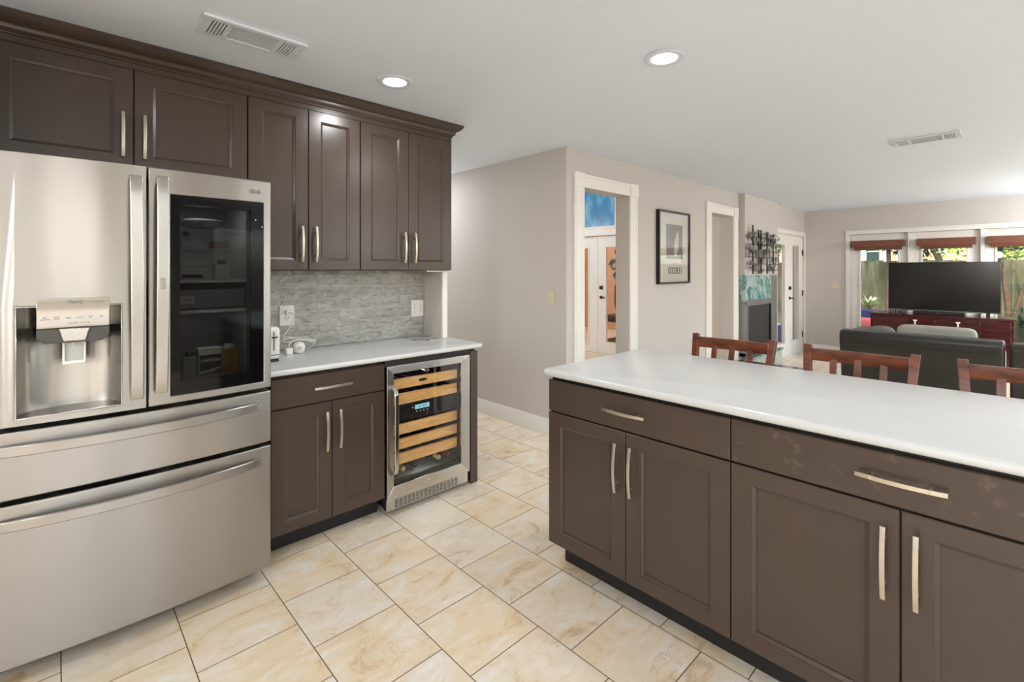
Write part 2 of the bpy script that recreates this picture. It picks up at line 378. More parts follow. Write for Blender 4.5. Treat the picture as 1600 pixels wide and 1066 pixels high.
# ------------------------------------------------------------------ mesh helpers
class MB:
    def __init__(s):
        s.v = []; s.f = []

    def add(s, vs, fs):
        o = len(s.v); s.v += [tuple(p) for p in vs]; s.f += [tuple(i + o for i in f) for f in fs]; return s

    def box(s, x0, x1, y0, y1, z0, z1):
        if x1 < x0: x0, x1 = x1, x0
        if y1 < y0: y0, y1 = y1, y0
        if z1 < z0: z0, z1 = z1, z0
        return s.add([(x0, y0, z0), (x1, y0, z0), (x1, y1, z0), (x0, y1, z0), (x0, y0, z1), (x1, y0, z1), (x1, y1, z1), (x0, y1, z1)],
                     [(0, 3, 2, 1), (4, 5, 6, 7), (0, 1, 5, 4), (1, 2, 6, 5), (2, 3, 7, 6), (3, 0, 4, 7)])

    def cyl(s, p0, p1, r0, r1=None, n=16):
        r1 = r0 if r1 is None else r1
        p0 = Vector(p0); p1 = Vector(p1); d = (p1 - p0).normalized()
        a = d.orthogonal().normalized(); b = d.cross(a)
        vs = []
        for p, r in ((p0, r0), (p1, r1)):
            for i in range(n):
                t = 2 * PI * i / n; vs.append(p + a * math.cos(t) * r + b * math.sin(t) * r)
        fs = [(i, (i + 1) % n, n + (i + 1) % n, n + i) for i in range(n)]
        fs += [tuple(range(n - 1, -1, -1)), tuple(range(n, 2 * n))]
        return s.add(vs, fs)

    def tube(s, pts, r, n=10, closed=False):
        pts = [Vector(p) for p in pts]; N = len(pts); vs = []
        prev = None
        for i, p in enumerate(pts):
            d = (pts[min(i + 1, N - 1)] - pts[max(i - 1, 0)])
            if d.length < 1e-9: d = Vector((0, 0, 1))
            d.normalize()
            if prev is None: a = d.orthogonal().normalized()
            else:
                a = (prev - d * prev.dot(d))
                a = a.normalized() if a.length > 1e-6 else d.orthogonal().normalized()
            prev = a; b = d.cross(a)
            rr = r[i] if isinstance(r, (list, tuple)) else r
            for k in range(n):
                t = 2 * PI * k / n; vs.append(p + a * math.cos(t) * rr + b * math.sin(t) * rr)
        fs = []
        for i in range(N - 1):
            for k in range(n):
                fs.append((i * n + k, i * n + (k + 1) % n, (i + 1) * n + (k + 1) % n, (i + 1) * n + k))
        fs += [tuple(range(n - 1, -1, -1)), tuple(range((N - 1) * n, N * n))]
        return s.add(vs, fs)

    def sweep(s, pts, w, h, up=(0, 0, 1)):
        """rectangular bar along pts; w along the side, h along up"""
        pts = [Vector(p) for p in pts]; N = len(pts); vs = []; up = Vector(up)
        for i, p in enumerate(pts):
            d = (pts[min(i + 1, N - 1)] - pts[max(i - 1, 0)]).normalized()
            sd = d.cross(up).normalized(); u = sd.cross(d).normalized()
            for a, b in ((-1, -1), (1, -1), (1, 1), (-1, 1)):
                vs.append(p + sd * a * w / 2 + u * b * h / 2)
        fs = []
        for i in range(N - 1):
            for k in range(4):
                fs.append((i * 4 + k, i * 4 + (k + 1) % 4, (i + 1) * 4 + (k + 1) % 4, (i + 1) * 4 + k))
        fs += [(3, 2, 1, 0), tuple(range((N - 1) * 4, N * 4))]
        return s.add(vs, fs)

    def prism(s, poly, axis, a, b):
        """poly of 2-D points in the two other axes (cyclic order), extruded on axis from a to b"""
        n = len(poly)
        def P(t, q):
            if axis == 'x': return (t, q[0], q[1])
            if axis == 'y': return (q[0], t, q[1])
            return (q[0], q[1], t)
        vs = [P(a, q) for q in poly] + [P(b, q) for q in poly]
        fs = [(i, (i + 1) % n, n + (i + 1) % n, n + i) for i in range(n)] + [tuple(range(n - 1, -1, -1)), tuple(range(n, 2 * n))]
        return s.add(vs, fs)

    def lathe(s, prof, c=(0, 0, 0), n=24, axis='z', caps=True):
        """prof: (radius, height) list"""
        vs = []
        for r, h in prof:
            for i in range(n):
                t = 2 * PI * i / n; a, b = r * math.cos(t), r * math.sin(t)
                q = {'z': (a, b, h), 'y': (a, h, b), 'x': (h, a, b)}[axis]
                vs.append((c[0] + q[0], c[1] + q[1], c[2] + q[2]))
        fs = []
        for j in range(len(prof) - 1):
            for i in range(n):
                fs.append((j * n + i, j * n + (i + 1) % n, (j + 1) * n + (i + 1) % n, (j + 1) * n + i))
        if caps: fs += [tuple(range(n - 1, -1, -1)), tuple(range((len(prof) - 1) * n, len(prof) * n))]
        return s.add(vs, fs)

    def ringpanel(s, x0, x1, z0, z1, yb, rings):
        """a door leaf facing -y. rings: list of (inset_x, inset_z, y) from the outer edge inward; back face at yb"""
        vs = [(x0, yb, z0), (x1, yb, z0), (x1, yb, z1), (x0, yb, z1)]
        for ix, iz, y in rings:
            vs += [(x0 + ix, y, z0 + iz), (x1 - ix, y, z0 + iz), (x1 - ix, y, z1 - iz), (x0 + ix, y, z1 - iz)]
        fs = [(0, 3, 2, 1)][::-1]
        n = len(rings)
        for j in range(n):
            a, b = j * 4, (j + 1) * 4
            for k in range(4):
                fs.append((a + k, a + (k + 1) % 4, b + (k + 1) % 4, b + k))
        fs.append(tuple(n * 4 + k for k in range(4)))
        return s.add(vs, fs)

    def cells(s, xs, zs, hole, yf, yb):
        """slab facing -y made of cells; hole(i,j)->True leaves the cell out; yf,yb functions of x"""
        nx, nz = len(xs), len(zs)
        o = len(s.v)
        for x in xs:
            for z in zs:
                s.v.append((x, yf(x), z)); s.v.append((x, yb(x), z))
        I = lambda i, j, b: o + (i * nz + j) * 2 + b
        keep = lambda i, j: 0 <= i < nx - 1 and 0 <= j < nz - 1 and not hole(i, j)
        for i in range(nx - 1):
            for j in range(nz - 1):
                if not keep(i, j): continue
                s.f.append((I(i, j, 0), I(i + 1, j, 0), I(i + 1, j + 1, 0), I(i, j + 1, 0)))
                s.f.append((I(i, j, 1), I(i, j + 1, 1), I(i + 1, j + 1, 1), I(i + 1, j, 1)))
                if not keep(i - 1, j): s.f.append((I(i, j, 0), I(i, j + 1, 0), I(i, j + 1, 1), I(i, j, 1)))
                if not keep(i + 1, j): s.f.append((I(i + 1, j, 0), I(i + 1, j, 1), I(i + 1, j + 1, 1), I(i + 1, j + 1, 0)))
                if not keep(i, j - 1): s.f.append((I(i, j, 0), I(i, j, 1), I(i + 1, j, 1), I(i + 1, j, 0)))
                if not keep(i, j + 1): s.f.append((I(i, j + 1, 0), I(i + 1, j + 1, 0), I(i + 1, j + 1, 1), I(i, j + 1, 1)))
        return s

    def leaves(s, c, rad, n, size):
        for _ in range(n):
            while True:
                q = Vector((random.uniform(-1, 1), random.uniform(-1, 1), random.uniform(-1, 1)))
                if q.length <= 1: break
            p = Vector((c[0] + q.x * rad[0], c[1] + q.y * rad[1], c[2] + q.z * rad[2]))
            d = Vector((random.gauss(0, 1), random.gauss(0, 1), random.gauss(0, .6))).normalized()
            e = d.orthogonal().normalized() if random.random() < .5 else d.cross(Vector((0, 0, 1))).normalized()
            L = size * random.uniform(.7, 1.3)
            s.add([p, p + d * L * .5 + e * L * .25, p + d * L, p + d * L * .5 - e * L * .25], [(0, 1, 2, 3)])
        return s

    def soft(s, x0, x1, y0, y1, z0, z1, puff=.0, n=8, e=4.):
        """cushion: superellipsoid-like rounded box"""
        cx, cy, cz = (x0 + x1) / 2, (y0 + y1) / 2, (z0 + z1) / 2
        hx, hy, hz = (x1 - x0) / 2, (y1 - y0) / 2, (z1 - z0) / 2
        bmn = bmesh.new(); bmesh.ops.create_cube(bmn, size=2)
        bmesh.ops.subdivide_edges(bmn, edges=bmn.edges[:], cuts=n, use_grid_fill=True)
        idx = {}
        vs = []
        for i, v in enumerate(bmn.verts):
            idx[v] = i; c = v.co
            k = (abs(c.x) ** e + abs(c.y) ** e + abs(c.z) ** e) ** (1 / e)
            q = c / k
            vs.append((cx + q.x * hx, cy + q.y * hy, cz + q.z * hz))
        fs = [tuple(idx[v] for v in f.verts) for f in bmn.faces]
        bmn.free()
        return s.add(vs, fs)


ROOT = {}      # object -> (location, local_authored)


def off(parent):
    p = parent
    while p.parent is not None: p = p.parent
    return ROOT.get(p, (Vector((0, 0, 0)), False))


def mk(name, mb, m, parent=None, bevel=0., seg=2, smooth=35, base=None, sub=0):
    me = bpy.data.meshes.new(name)
    o = bpy.data.objects.new(name, me); C.objects.link(o)
    d = Vector((0, 0, 0))
    if parent is not None:
        o.parent = parent
        L, loc = off(parent)
        if not loc: d = L
    elif base is not None:
        d = Vector(base); o.location = d; ROOT[o] = (d.copy(), False)
    else:
        ROOT[o] = (d.copy(), False)
    me.from_pydata([tuple(Vector(v) - d) for v in mb.v], [], mb.f)
    me.validate()
    bmx = bmesh.new(); bmx.from_mesh(me)
    bmesh.ops.remove_doubles(bmx, verts=bmx.verts, dist=1e-6)
    bmesh.ops.recalc_face_normals(bmx, faces=bmx.faces); bmx.to_mesh(me); bmx.free()
    me.materials.append(m)
    if smooth:
        me.polygons.foreach_set('use_smooth', [True] * len(me.polygons))
        me.set_sharp_from_angle(angle=math.radians(smooth))
    if bevel > 0:
        b = o.modifiers.new('bevel', 'BEVEL'); b.width = bevel; b.segments = seg; b.limit_method = 'ANGLE'; b.angle_limit = math.radians(40)
        b.harden_normals = False
    if sub:
        q = o.modifiers.new('subd', 'SUBSURF'); q.levels = sub; q.render_levels = sub
    return o


def tag(o, label=None, cat=None, group=None, kind=None):
    if label: o['label'] = label
    if cat: o['category'] = cat
    if group: o['group'] = group
    if kind: o['kind'] = kind
    return o


def thing(name, label, cat, loc=(0, 0, 0), rotz=0., group=None, local=False):
    o = bpy.data.objects.new(name, None); C.objects.link(o)
    o.location = loc; o.rotation_euler = (0, 0, rotz); o.empty_display_size = .05
    ROOT[o] = (Vector(loc), local)
    return tag(o, label, cat, group)


def struct(name, mb, m, bevel=0., parent=None, **k):
    o = mk(name, mb, m, parent, bevel, **k)
    if parent is None: o['kind'] = 'structure'
    return o


def copy_tree(o, parent=None):
    c = o.copy(); C.objects.link(c); c.parent = parent
    for ch in list(o.children): copy_tree(ch, c)
    return c


def text(name, body, size, loc, rot, m, parent, ext=.0004, align='CENTER', bold=0.):
    cu = bpy.data.curves.new(name, 'FONT'); cu.body = body; cu.size = size; cu.extrude = ext; cu.align_x = align; cu.align_y = 'CENTER'
    cu.offset = bold
    cu.materials.append(m)
    tmp = bpy.data.objects.new('tmp_text', cu); C.objects.link(tmp)
    dg = bpy.context.evaluated_depsgraph_get()
    me = bpy.data.meshes.new_from_object(tmp.evaluated_get(dg), depsgraph=dg); me.name = name
    bpy.data.objects.remove(tmp); bpy.data.curves.remove(cu)
    if not me.materials: me.materials.append(m)
    o = bpy.data.objects.new(name, me); C.objects.link(o)
    o.parent = parent; L, lc = off(parent)
    o.location = Vector(loc) - (Vector((0, 0, 0)) if lc else L); o.rotation_euler = rot
    return o


FRONT_Y = (PI / 2, 0, 0)              # lettering facing -y
FRONT_X = (PI / 2, 0, -PI / 2)        # lettering facing -x

# ================================================================== SETTING
YW = 3.085            # kitchen wall behind the cabinets
XH = 3.075            # hall wall
YR = 2.576            # living room wall with the doorways
XF = 9.54             # far wall
XB, YB = -2.5, -3.4   # walls behind the camera
YR2 = YR + .15


struct('floor', MB().box(XB, 9.68, YB, 8.6, -.06, 0), M_floor)
mc = MB().box(XB - .1, XH + .12, YB - .1, 8.7, CEIL, CEIL + .2).box(XH + .12, 9.75, YB - .1, YR2, CEIL, CEIL + .2)
struct('ceiling', mc, M_ceil)
# kitchen wall, with the thin return beside the counter
struct('wall_kitchen', MB().box(XB - .1, 2.05, YW, YW + .12, 0, CEIL).box(2.012, 2.05, 2.845, YW, .926, 1.40), M_wall)
struct('trim_1', MB().box(2.010, 2.052, 2.828, 2.846, .926, 1.40), M_trim, .002)
struct('wall_hall', MB().box(XH, XH + .12, YR, 8.6, 0, CEIL), M_wall)
struct('wall_hall_end', MB().box(XB, XH, 8.5, 8.6, 0, CEIL), M_wall)
struct('wall_left', MB().box(XB - .1, XB, YB, 8.6, 0, .95).box(XB - .1, XB, YB, 8.6, 2.1, CEIL).box(XB - .1, XB, YB, -1.2, .95, 2.1).box(XB - .1, XB, .4, 8.6, .95, 2.1), M_wall)
# unseen wall behind camera, glazed widely to add daylight
wf = MB().box(XB, XF, YB - .1, YB, 0, .5).box(XB, XF, YB - .1, YB, 2.1, CEIL)
for a, b in ((XB, -1.6), (1.4, 2.4), (5.6, 6.2), (9.2, XF + .14)): wf.box(a, b, YB - .1, YB, .5, 2.1)
struct('wall_front', wf, M_wall)
for k, (a, b, ya, yb, z0) in enumerate(((-1.6, 1.4, 0, 0, .5), (2.4, 5.6, 0, 0, .5), (6.2, 9.2, 0, 0, .5))):
    w = struct('window_%d' % (k + 4), MB().box(a, b, YB - .07, YB - .02, z0, z0 + .05).box(a, b, YB - .07, YB - .02, 2.05, 2.1)
               .box(a, a + .05, YB - .07, YB - .02, z0, 2.1).box(b - .05, b, YB - .07, YB - .02, z0, 2.1)
               .box((a + b) / 2 - .02, (a + b) / 2 + .02, YB - .07, YB - .02, z0, 2.1), M_trim, .003)
    mk('pane', MB().box(a + .04, b - .04, YB - .047, YB - .042, z0 + .04, 2.06), G_clear, w)
w = struct('window_7', MB().box(XB - .07, XB - .02, -1.2, .4, .95, 1.0).box(XB - .07, XB - .02, -1.2, .4, 2.05, 2.1).box(XB - .07, XB - .02, -1.2, -1.15, .95, 2.1)
           .box(XB - .07, XB - .02, .35, .4, .95, 2.1).box(XB - .07, XB - .02, -.42, -.38, .95, 2.1), M_trim, .003)
mk('pane', MB().box(XB - .047, XB - .042, -1.16, .36, .99, 2.06), G_clear, w)  # unseen side window, added for more daylight

# living-room wall with two cased openings and the french doors
D1 = (3.297, 4.005, 2.125); D2 = (5.79, 6.455, 2.118); D3 = (7.90, 9.49, 2.0)

wr = MB()
xs = [XH + .12, D1[0], D1[1], D2[0], D2[1], D3[0], D3[1], XF + .14]
for i in range(0, 8, 2): wr.box(xs[i], xs[i + 1], YR, YR2, 0, CEIL)
for d in (D1, D2, D3): wr.box(d[0], d[1], YR, YR2, d[2], CEIL)
struct('wall_right', wr, M_wall)
# chimney breast
BX0, BX1, BY = 6.66, 7.925, 2.50
struct('wall_chimney', MB().box(BX0, BX1, BY, YR - .001, 1.345, CEIL - .001).box(BX1 - .055, BX1, BY, YR - .001, 0.001, 1.345), M_wall)


def casing(n, d, wd, top, block=True):
    t = MB(); y = YR
    t.box(d[0] - wd, d[0] + .001, y - .018, y - .0005, .001, d[2] - .002)
    t.box(d[1] - .001, d[1] + wd, y - .018, y - .0005, .001, d[2] - .002)
    t.box(d[0], d[1], y - .018, y - .0005, d[2] - .001, top - .012)
    t.box(d[0], d[1], y - .026, y - .0005, top - .03, top - .008)
    for s in (d[0] - wd - .004, d[1] - .004):
        t.box(s, s + wd + .008, y - .025, y - .0005, d[2] - .004, top)
    # fluting
    for s in (d[0] - wd, d[1]):
        t.box(s + .015, s + .03, y - .021, y - .017, .15, d[2] - .03)
        t.box(s + wd - .03, s + wd - .015, y - .021, y - .017, .15, d[2] - .03)
    return struct('trim_%d' % n, t, M_trim, .003)


casing(2, D1, .132, 2.243)
casing(3, D2, .14, 2.238)
hd = MB().box(D3[0] - .0, D3[1] + .045, YR - .018, YR - .0005, 2.0, 2.06).box(D3[0] - .0, D3[1] + .048, YR - .026, YR - .0005, 2.05, 2.068)
hd.box(D3[1], D3[1] + .048, YR - .018, YR - .0005, .001, 2.0)
struct('trim_4', hd, M_trim, .003)


def leaf_door(parent, x0, x1, z1, yf, th, gx0, gx1, gz0, gz1, glassm=G_clear, facing='y', X=0):
    """a french door leaf facing -y (or -x with u=-y)"""
    m = MB().cells([x0, gx0, gx1, x1], [.015, gz0, gz1, z1], lambda i, j: (i, j) == (1, 1), lambda x: yf, lambda x: yf + th)
    bead = MB()
    for a, b, c, d in ((gx0 - .02, gx0 + .006, gz0 - .02, gz1 + .02), (gx1 - .006, gx1 + .02, gz0 - .02, gz1 + .02)):
        bead.box(a, b, yf - .008, yf, c, d)
    bead.box(gx0, gx1, yf - .008, yf, gz0 - .02, gz0 + .006).box(gx0, gx1, yf - .008, yf, gz1 - .006, gz1 + .02)
    g = MB().box(gx0, gx1, yf + th * .4, yf + th * .5, gz0, gz1)
    return m, bead, g


def to_x(mb, X):
    """turn a mesh authored facing -y (front plane measured in y) into one facing -x; u = -y"""
    mb.v = [(X + y, -x, z) for x, y, z in mb.v]; return mb


# french doors of the living room (door_1: two leaves)
def french_pair(n, X0, XM, X1, z1, yf, glasses, handle_x, X=None, hinges=(), extra=None):
    conv = (lambda m: to_x(m, X)) if X is not None else (lambda m: m)
    fr = MB().box(X0 - .0, X0 + .02, yf - .005, yf + .06, 0.001, z1 + .02).box(X1 - .02, X1, yf - .005, yf + .06, 0.001, z1 + .02)
    fr.box(X0, X1, yf - .005, yf + .06, z1 + .002, z1 + .022).box(X0 + .02, X1 - .02, yf - .01, yf + .06, .001, .013)
    root = struct('door_%d' % n, conv(fr), M_trim, .002)
    for (a, b), (g0, g1, h0, h1) in zip(((X0 + .021, XM - .002), (XM + .002, X1 - .021)), glasses):
        m, bd, g = leaf_door(None, a, b, z1, yf, .045, g0, g1, h0, h1)
        lf = mk('leaf', conv(m), M_trim, root, .002)
        mk('glazing_bead', conv(bd), M_trim, lf, .002)
        mk('glass', conv(g), G_clear, lf)
    hb = MB().cyl((handle_x, yf - .012, .955), (handle_x, yf, .955), .028, n=20)
    hb.box(handle_x - .012, handle_x + .012, yf - .045, yf - .01, .945, .965)
    hb.box(handle_x - .012, handle_x + .10, yf - .05, yf - .036, .945, .965)
    mk('handle', conv(hb), M_blackm, root, .004)
    db = MB().box(handle_x - .03, handle_x + .03, yf - .02, yf, 1.09, 1.15).cyl((handle_x, yf - .03, 1.12), (handle_x, yf - .02, 1.12), .018)
    mk('deadbolt', conv(db), M_blackm, root, .004)
    for hx, hz in hinges:
        mk('hinge', conv(MB().box(hx - .012, hx + .012, yf - .012, yf + .0, hz - .05, hz + .05)), M_blackm, root, .003)
    return root


fd = french_pair(1, 7.93, 8.712, 9.488, 1.985, YR + .02, ((8.10, 8.56, .23, 1.83), (8.93, 9.26, .235, 1.84)), 8.79,
                 hinges=((9.475, 1.72), (9.475, 1.02), (9.475, .3)))
mk('blind', MB().box(8.97, 9.25, YR + .075, YR + .08, .24, 1.83), mat('grey_screen', srgb(150, 145, 138), .8, var=.15, vscale=20, stretch=(8, 1, .3)), fd)

# far wall with three glazed doors
FY1, FY0 = 1.905, -.47
wfar = MB().box(XF, XF + .14, FY1, YR2, 0, CEIL).box(XF, XF + .14, YB - .1, FY0, 0, CEIL).box(XF, XF + .14, FY0, FY1, 2.0, CEIL)
struct('wall_far', wfar, M_wall)
t = MB().box(XF - .02, XF - .0005, FY1, FY1 + .062, .001, 2.06).box(XF - .02, XF - .0005, FY0 - .062, FY0, .001, 2.06).box(XF - .02, XF - .0005, FY0, FY1, 2.0, 2.06)
t.box(XF - .03, XF - .0005, FY0 - .07, FY1 + .07, 2.05, 2.068)
t.box(XF - .012, XF + .05, 1.146, 1.164, .001, 2.0).box(XF - .02, XF + .05, .318, .362, .001, 2.0)
struct('trim_5', t, M_trim, .003)
for n, (ya, yb, g0, g1) in enumerate(((1.905, 1.166, 1.775, 1.285), (1.144, .364, 1.0, .505), (.316, -.47, .20, -.33))):
    m = MB().cells([-ya + .001, -g0, -g1, -yb - .001], [.015, .25, 1.80, 1.998], lambda i, j: (i, j) == (1, 1), lambda x: .03, lambda x: .08)
    w = struct('window_%d' % (n + 1), to_x(m, XF), M_trim, .002)
    b = MB()
    for u0, u1 in ((-g0 - .018, -g0 + .006), (-g1 - .006, -g1 + .018)): b.box(u0, u1, .02, .03, .232, 1.818)
    b.box(-g0, -g1, .02, .03, .232, .256).box(-g0, -g1, .02, .03, 1.794, 1.818)
    mk('glazing_bead', to_x(b, XF), M_trim, w, .002)
    mk('glass', to_x(MB().box(-g0, -g1, .05, .055, .25, 1.80), XF), G_clear, w)
    mk('shoot_bolt', to_x(MB().box(-ya + .09, -ya + .098, .022, .03, 1.15, 1.165).box(-ya + .09, -ya + .098, .022, .03, .5, .515), XF), M_blackm, w)

# baseboards
def bb(name, x0, x1, y0, y1, nx, ny):
    m = MB()
    # nx,ny : outward direction of the board from the wall plane
    if nx: m.prism([(x0, 0.001), (x0 + nx * .015, .001), (x0 + nx * .015, .105), (x0 + nx * .009, .12), (x0 + nx * .006, .134), (x0, .136)], 'y', y0, y1)
    else: m.prism([(y0, 0.001), (y0 + ny * .015, .001), (y0 + ny * .015, .105), (y0 + ny * .009, .12), (y0 + ny * .006, .134), (y0, .136)], 'x', x0, x1)
    if nx: m.v = [(a, b, c) for a, b, c in m.v]
    struct(name, m, M_trim)


bb('baseboard_hall', XH - .0005, 0, YR - .0, 8.5, -1, 0)
bb('baseboard_right', XH + .0, D1[0] - .14, YR - .0005, 0, 0, -1)
bb('baseboard_middle', D1[1] + .14, D2[0] - .15, YR - .0005, 0, 0, -1)
bb('baseboard_far', XF - .0005, 0, FY1 + .064, YR - .05, -1, 0)

# ---- side room behind the cased openings
struct('ceiling_side_room', MB().box(XH + .12, 6.82, YR2, 8.0, 3.25, 3.35), M_ceil)
struct('wall_side_room', MB().box(XH + .12, 6.82, YR2, YR2 + .02, CEIL, 3.25).box(XH + .12, 6.7, 7.9, 8.0, 0, 3.25).box(XH + .1, XH + .12, YR2, 8.0, CEIL, 3.25), M_wall)
SR = 6.70
ws = MB().box(SR, SR + .12, YR2, 4.09, 0, 3.25).box(SR, SR + .12, 5.80, 8.0, 0, 3.25).box(SR, SR + .12, 4.09, 5.80, 2.0, 3.25)
struct('wall_side_room_end', ws, mat('cream_wall_paint', srgb(226, 220, 210), .7))
french_pair(2, -5.79, -4.948, -4.10, 1.965, .03, ((-5.60, -5.138, .11, 1.80), (-4.772, -4.30, .2, 1.81)), -4.87, X=SR)
tr = MB().box(SR - .02, SR - .0005, 4.04, 5.85, 2.0, 2.14)
tr.box(SR - .03, SR - .0005, 4.50, 5.85, 2.115, 2.155).box(SR - .03, SR - .0005, 4.50, 4.562, 2.155, 2.86).box(SR - .03, SR - .0005, 4.50, 5.85, 2.86, 2.92)
struct('trim_6', tr, M_trim, .003)
pa = thing('abstract_painting', 'blue and turquoise abstract panel above the white double doors seen through the nearer doorway', 'painting', (SR - .012, 5.2, 2.5))
mk('canvas', MB().box(SR - .012, SR - .001, 4.567, 5.84, 2.158, 2.857), M_bluart, pa)
# den beyond those doors
struct('wall_den', MB().box(SR + .12, 10.0, 3.85, 3.95, 0, 3.0).box(SR + .12, 10.0, 8.0, 8.1, 0, 3.0), M_peach)
struct('wall_den_end', MB().box(9.7, 9.8, 3.95, 8.0, 0, 3.0), M_peach)
struct('ceiling_den', MB().box(SR + .12, 10.0, 3.85, 8.1, 3.0, 3.1), M_ceil)
for (lx, ly) in ((8.2, 5.6),):
    lamp('den_fill_light', lx, ly, 2.95, .3, 45)  # added light that brightens the den, no fixture behind it

# ================================================================== CEILING FIXTURES
def downlight(x, y, label, vis=True):
    t = thing('recessed_ceiling_light', label, 'ceiling light', (x, y, CEIL), group='recessed ceiling lights')
    mk('trim_ring', MB().lathe([(.058, CEIL - .001), (.094, CEIL - .001), (.096, CEIL - .005), (.090, CEIL - .010), (.062, CEIL - .007), (.058, CEIL - .001)], (x, y, 0), 40, caps=False), M_vent, t, smooth=60)
    mk('lens', MB().lathe([(.001, CEIL - .0025), (.061, CEIL - .0025), (.061, CEIL - .006), (.001, CEIL - .0075)], (x, y, 0), 32), M_lens, t)
    l = lamp('lamp', x, y, CEIL - .012, .11, LAMP_W, parent=t)
    return t


downlight(1.343, 2.334, 'round recessed ceiling light near the crown moulding of the wall cabinets')
downlight(2.137, 1.177, 'round recessed ceiling light above the island end')
for k, (x, y) in enumerate(((-.9, 1.2), (2.2, -.9), (-.9, -1.2), (.6, -.9), (4.3, -1.5), (6.3, -1.5), (8.2, -1.6), (2.55, 4.3), (4.9, 5.0))):  # extra downlights added out of view to raise the room brightness
    z = CEIL if not (x > 3.2 and y > 2.7) else 3.25
    CE = CEIL; CEIL = z
    downlight(x, y, 'round recessed ceiling light added outside the view for brightness')
    CEIL = CE


def pendant(x, y, z, label, power):  # invented pendants, added as fill to lift the ceiling and walls
    t = thing('added_fill_pendant', label, 'lamp', (x, y, CEIL), group='added fill pendants')
    mk('canopy', MB().lathe([(.001, CEIL - .001), (.06, CEIL - .001), (.05, CEIL - .02), (.008, CEIL - .028)], (x, y, 0), 24), M_nickel, t)
    mk('cord', MB().cyl((x, y, CEIL - .02), (x, y, z + .10), .004, n=8), M_black, t)
    mk('socket', MB().cyl((x, y, z + .09), (x, y, z + .14), .03, .02), M_nickel, t)
    d = bpy.data.lights.new('globe_fill_light', 'POINT'); d.energy = power; d.shadow_soft_size = .10; d.color = (.97, .985, 1.0)
    o = bpy.data.objects.new('globe_fill_light', d); C.objects.link(o); o.parent = t; o.location = (0, 0, z - CEIL)
    return t


for x, y, z, w in ((-2.0, -1.7, 1.95, 85), (-2.1, .4, 1.9, 35), (-.4, -2.2, 1.95, 26), (3.9, -2.5, 1.95, 38), (7.0, -2.3, 1.95, 90), (8.5, -1.3, 1.95, 110)):
    pendant(x, y, z, 'fill-light globe pendant added outside the view, on the camera side of the room', w)
pendant(2.5, 5.4, 1.95, 'globe pendant added to brighten the hall behind the kitchen wall', 60)
pendant(4.3, 6.6, 2.2, 'globe pendant added to brighten the side room, out of view', 90)


def vent(x0, x1, y0, y1, label, along='x', dark_at=0):
    t = thing('ceiling_vent', label, 'air vent', ((x0 + x1) / 2, (y0 + y1) / 2, CEIL), group='ceiling air vents')
    z = CEIL
    L = (x1 - x0) if along == 'x' else (y1 - y0)
    Wd = (y1 - y0) if along == 'x' else (x1 - x0)
    P = (lambda u, v: (x0 + u, y0 + v)) if along == 'x' else (lambda u, v: (x0 + v, y0 + u))
    def B(mb, u0, u1, v0, v1, z0, z1):
        a = P(u0, v0); b = P(u1, v1); mb.box(a[0], b[0], a[1], b[1], z0, z1); return mb
    e = .028
    s1, s2 = .19 * L, .255 * L       # end slot group, centre grille start
    fr = MB()
    B(fr, 0, L, 0, e, z - .012, z - .0005); B(fr, 0, L, Wd - e, Wd, z - .012, z - .0005)
    B(fr, 0, .085 * L, e, Wd - e, z - .012, z - .0005); B(fr, L - .085 * L, L, e, Wd - e, z - .012, z - .0005)
    B(fr, s2 - .02 * L, s2 + .02 * L, e, Wd - e, z - .012, z - .0005); B(fr, L - s2 - .02 * L, L - s2 + .02 * L, e, Wd - e, z - .012, z - .0005)
    mk('frame', fr, M_vent, t, .002)
    mk('backing', B(MB(), .02, L - .02, .02, Wd - .02, z - .003, z - .001), M_ventd, t)
    for g0, g1 in ((.085 * L, s2 - .02 * L), (L - s2 + .02 * L, L - .085 * L)):
        n = 5
        for k in range(n + 1):
            u = g0 + (g1 - g0) * k / n
            mk('louver', B(MB(), u - .0035, u + .0035, e, Wd - e, z - .011, z - .003), M_vent, t)
    n = 10
    for k in range(n):
        v = e + (Wd - 2 * e) * (k + .5) / n
        mk('louver', B(MB(), s2 + .02 * L, L - s2 - .02 * L, v - .0042, v + .0042, z - .007, z - .0055), M_vent, t)
    mk('lever', B(MB(), L - .06 * L, L - .045 * L, Wd * .45, Wd * .55, z - .02, z - .012), M_vent, t, .002)
    return t


vent(.432, .840, 2.227, 2.424, 'white metal ceiling vent above the refrigerator cabinets')
vent(4.80, 5.03, .288, .702, 'white metal ceiling vent over the living room', along='y')

# ================================================================== CABINETS
def arch_handle(name, parent, u, z, L, vertical, yf, m=M_nickel):
    """arched bar pull on a front at y=yf facing -y, centred on (u,z)"""
    mb = MB(); pts = []; N = 12
    for i in range(N + 1):
        t = -1 + 2 * i / N
        w = .024 + .011 * (1 - t * t)
        pts.append((u, yf - w, z + t * L / 2) if vertical else (u + t * L / 2, yf - w, z))
    up = (1, 0, 0) if vertical else (0, 0, 1)
    mb.sweep(pts, .006, .0125, up)
    for s in (-1, 1):
        q = s * L * .32
        if vertical: mb.cyl((u, yf, z + q), (u, yf - .034, z + q), .005, n=12)
        else: mb.cyl((u + q, yf, z), (u + q, yf - .034, z), .005, n=12)
    return mk(name, mb, m, parent, .0008, smooth=30)


def shaker(x0, x1, z0, z1, yf, th=.02, fx=.068, fz=.056):
    r = [(0, 0, yf + .0025), (.0025, .0025, yf), (fx, fz, yf), (fx + .0008, fz + .0008, yf + .0025), (fx + .0125, fz + .0125, yf + .0085), (fx + .0130, fz + .0130, yf + .0125)]
    return MB().ringpanel(x0, x1, z0, z1, yf + th, r)


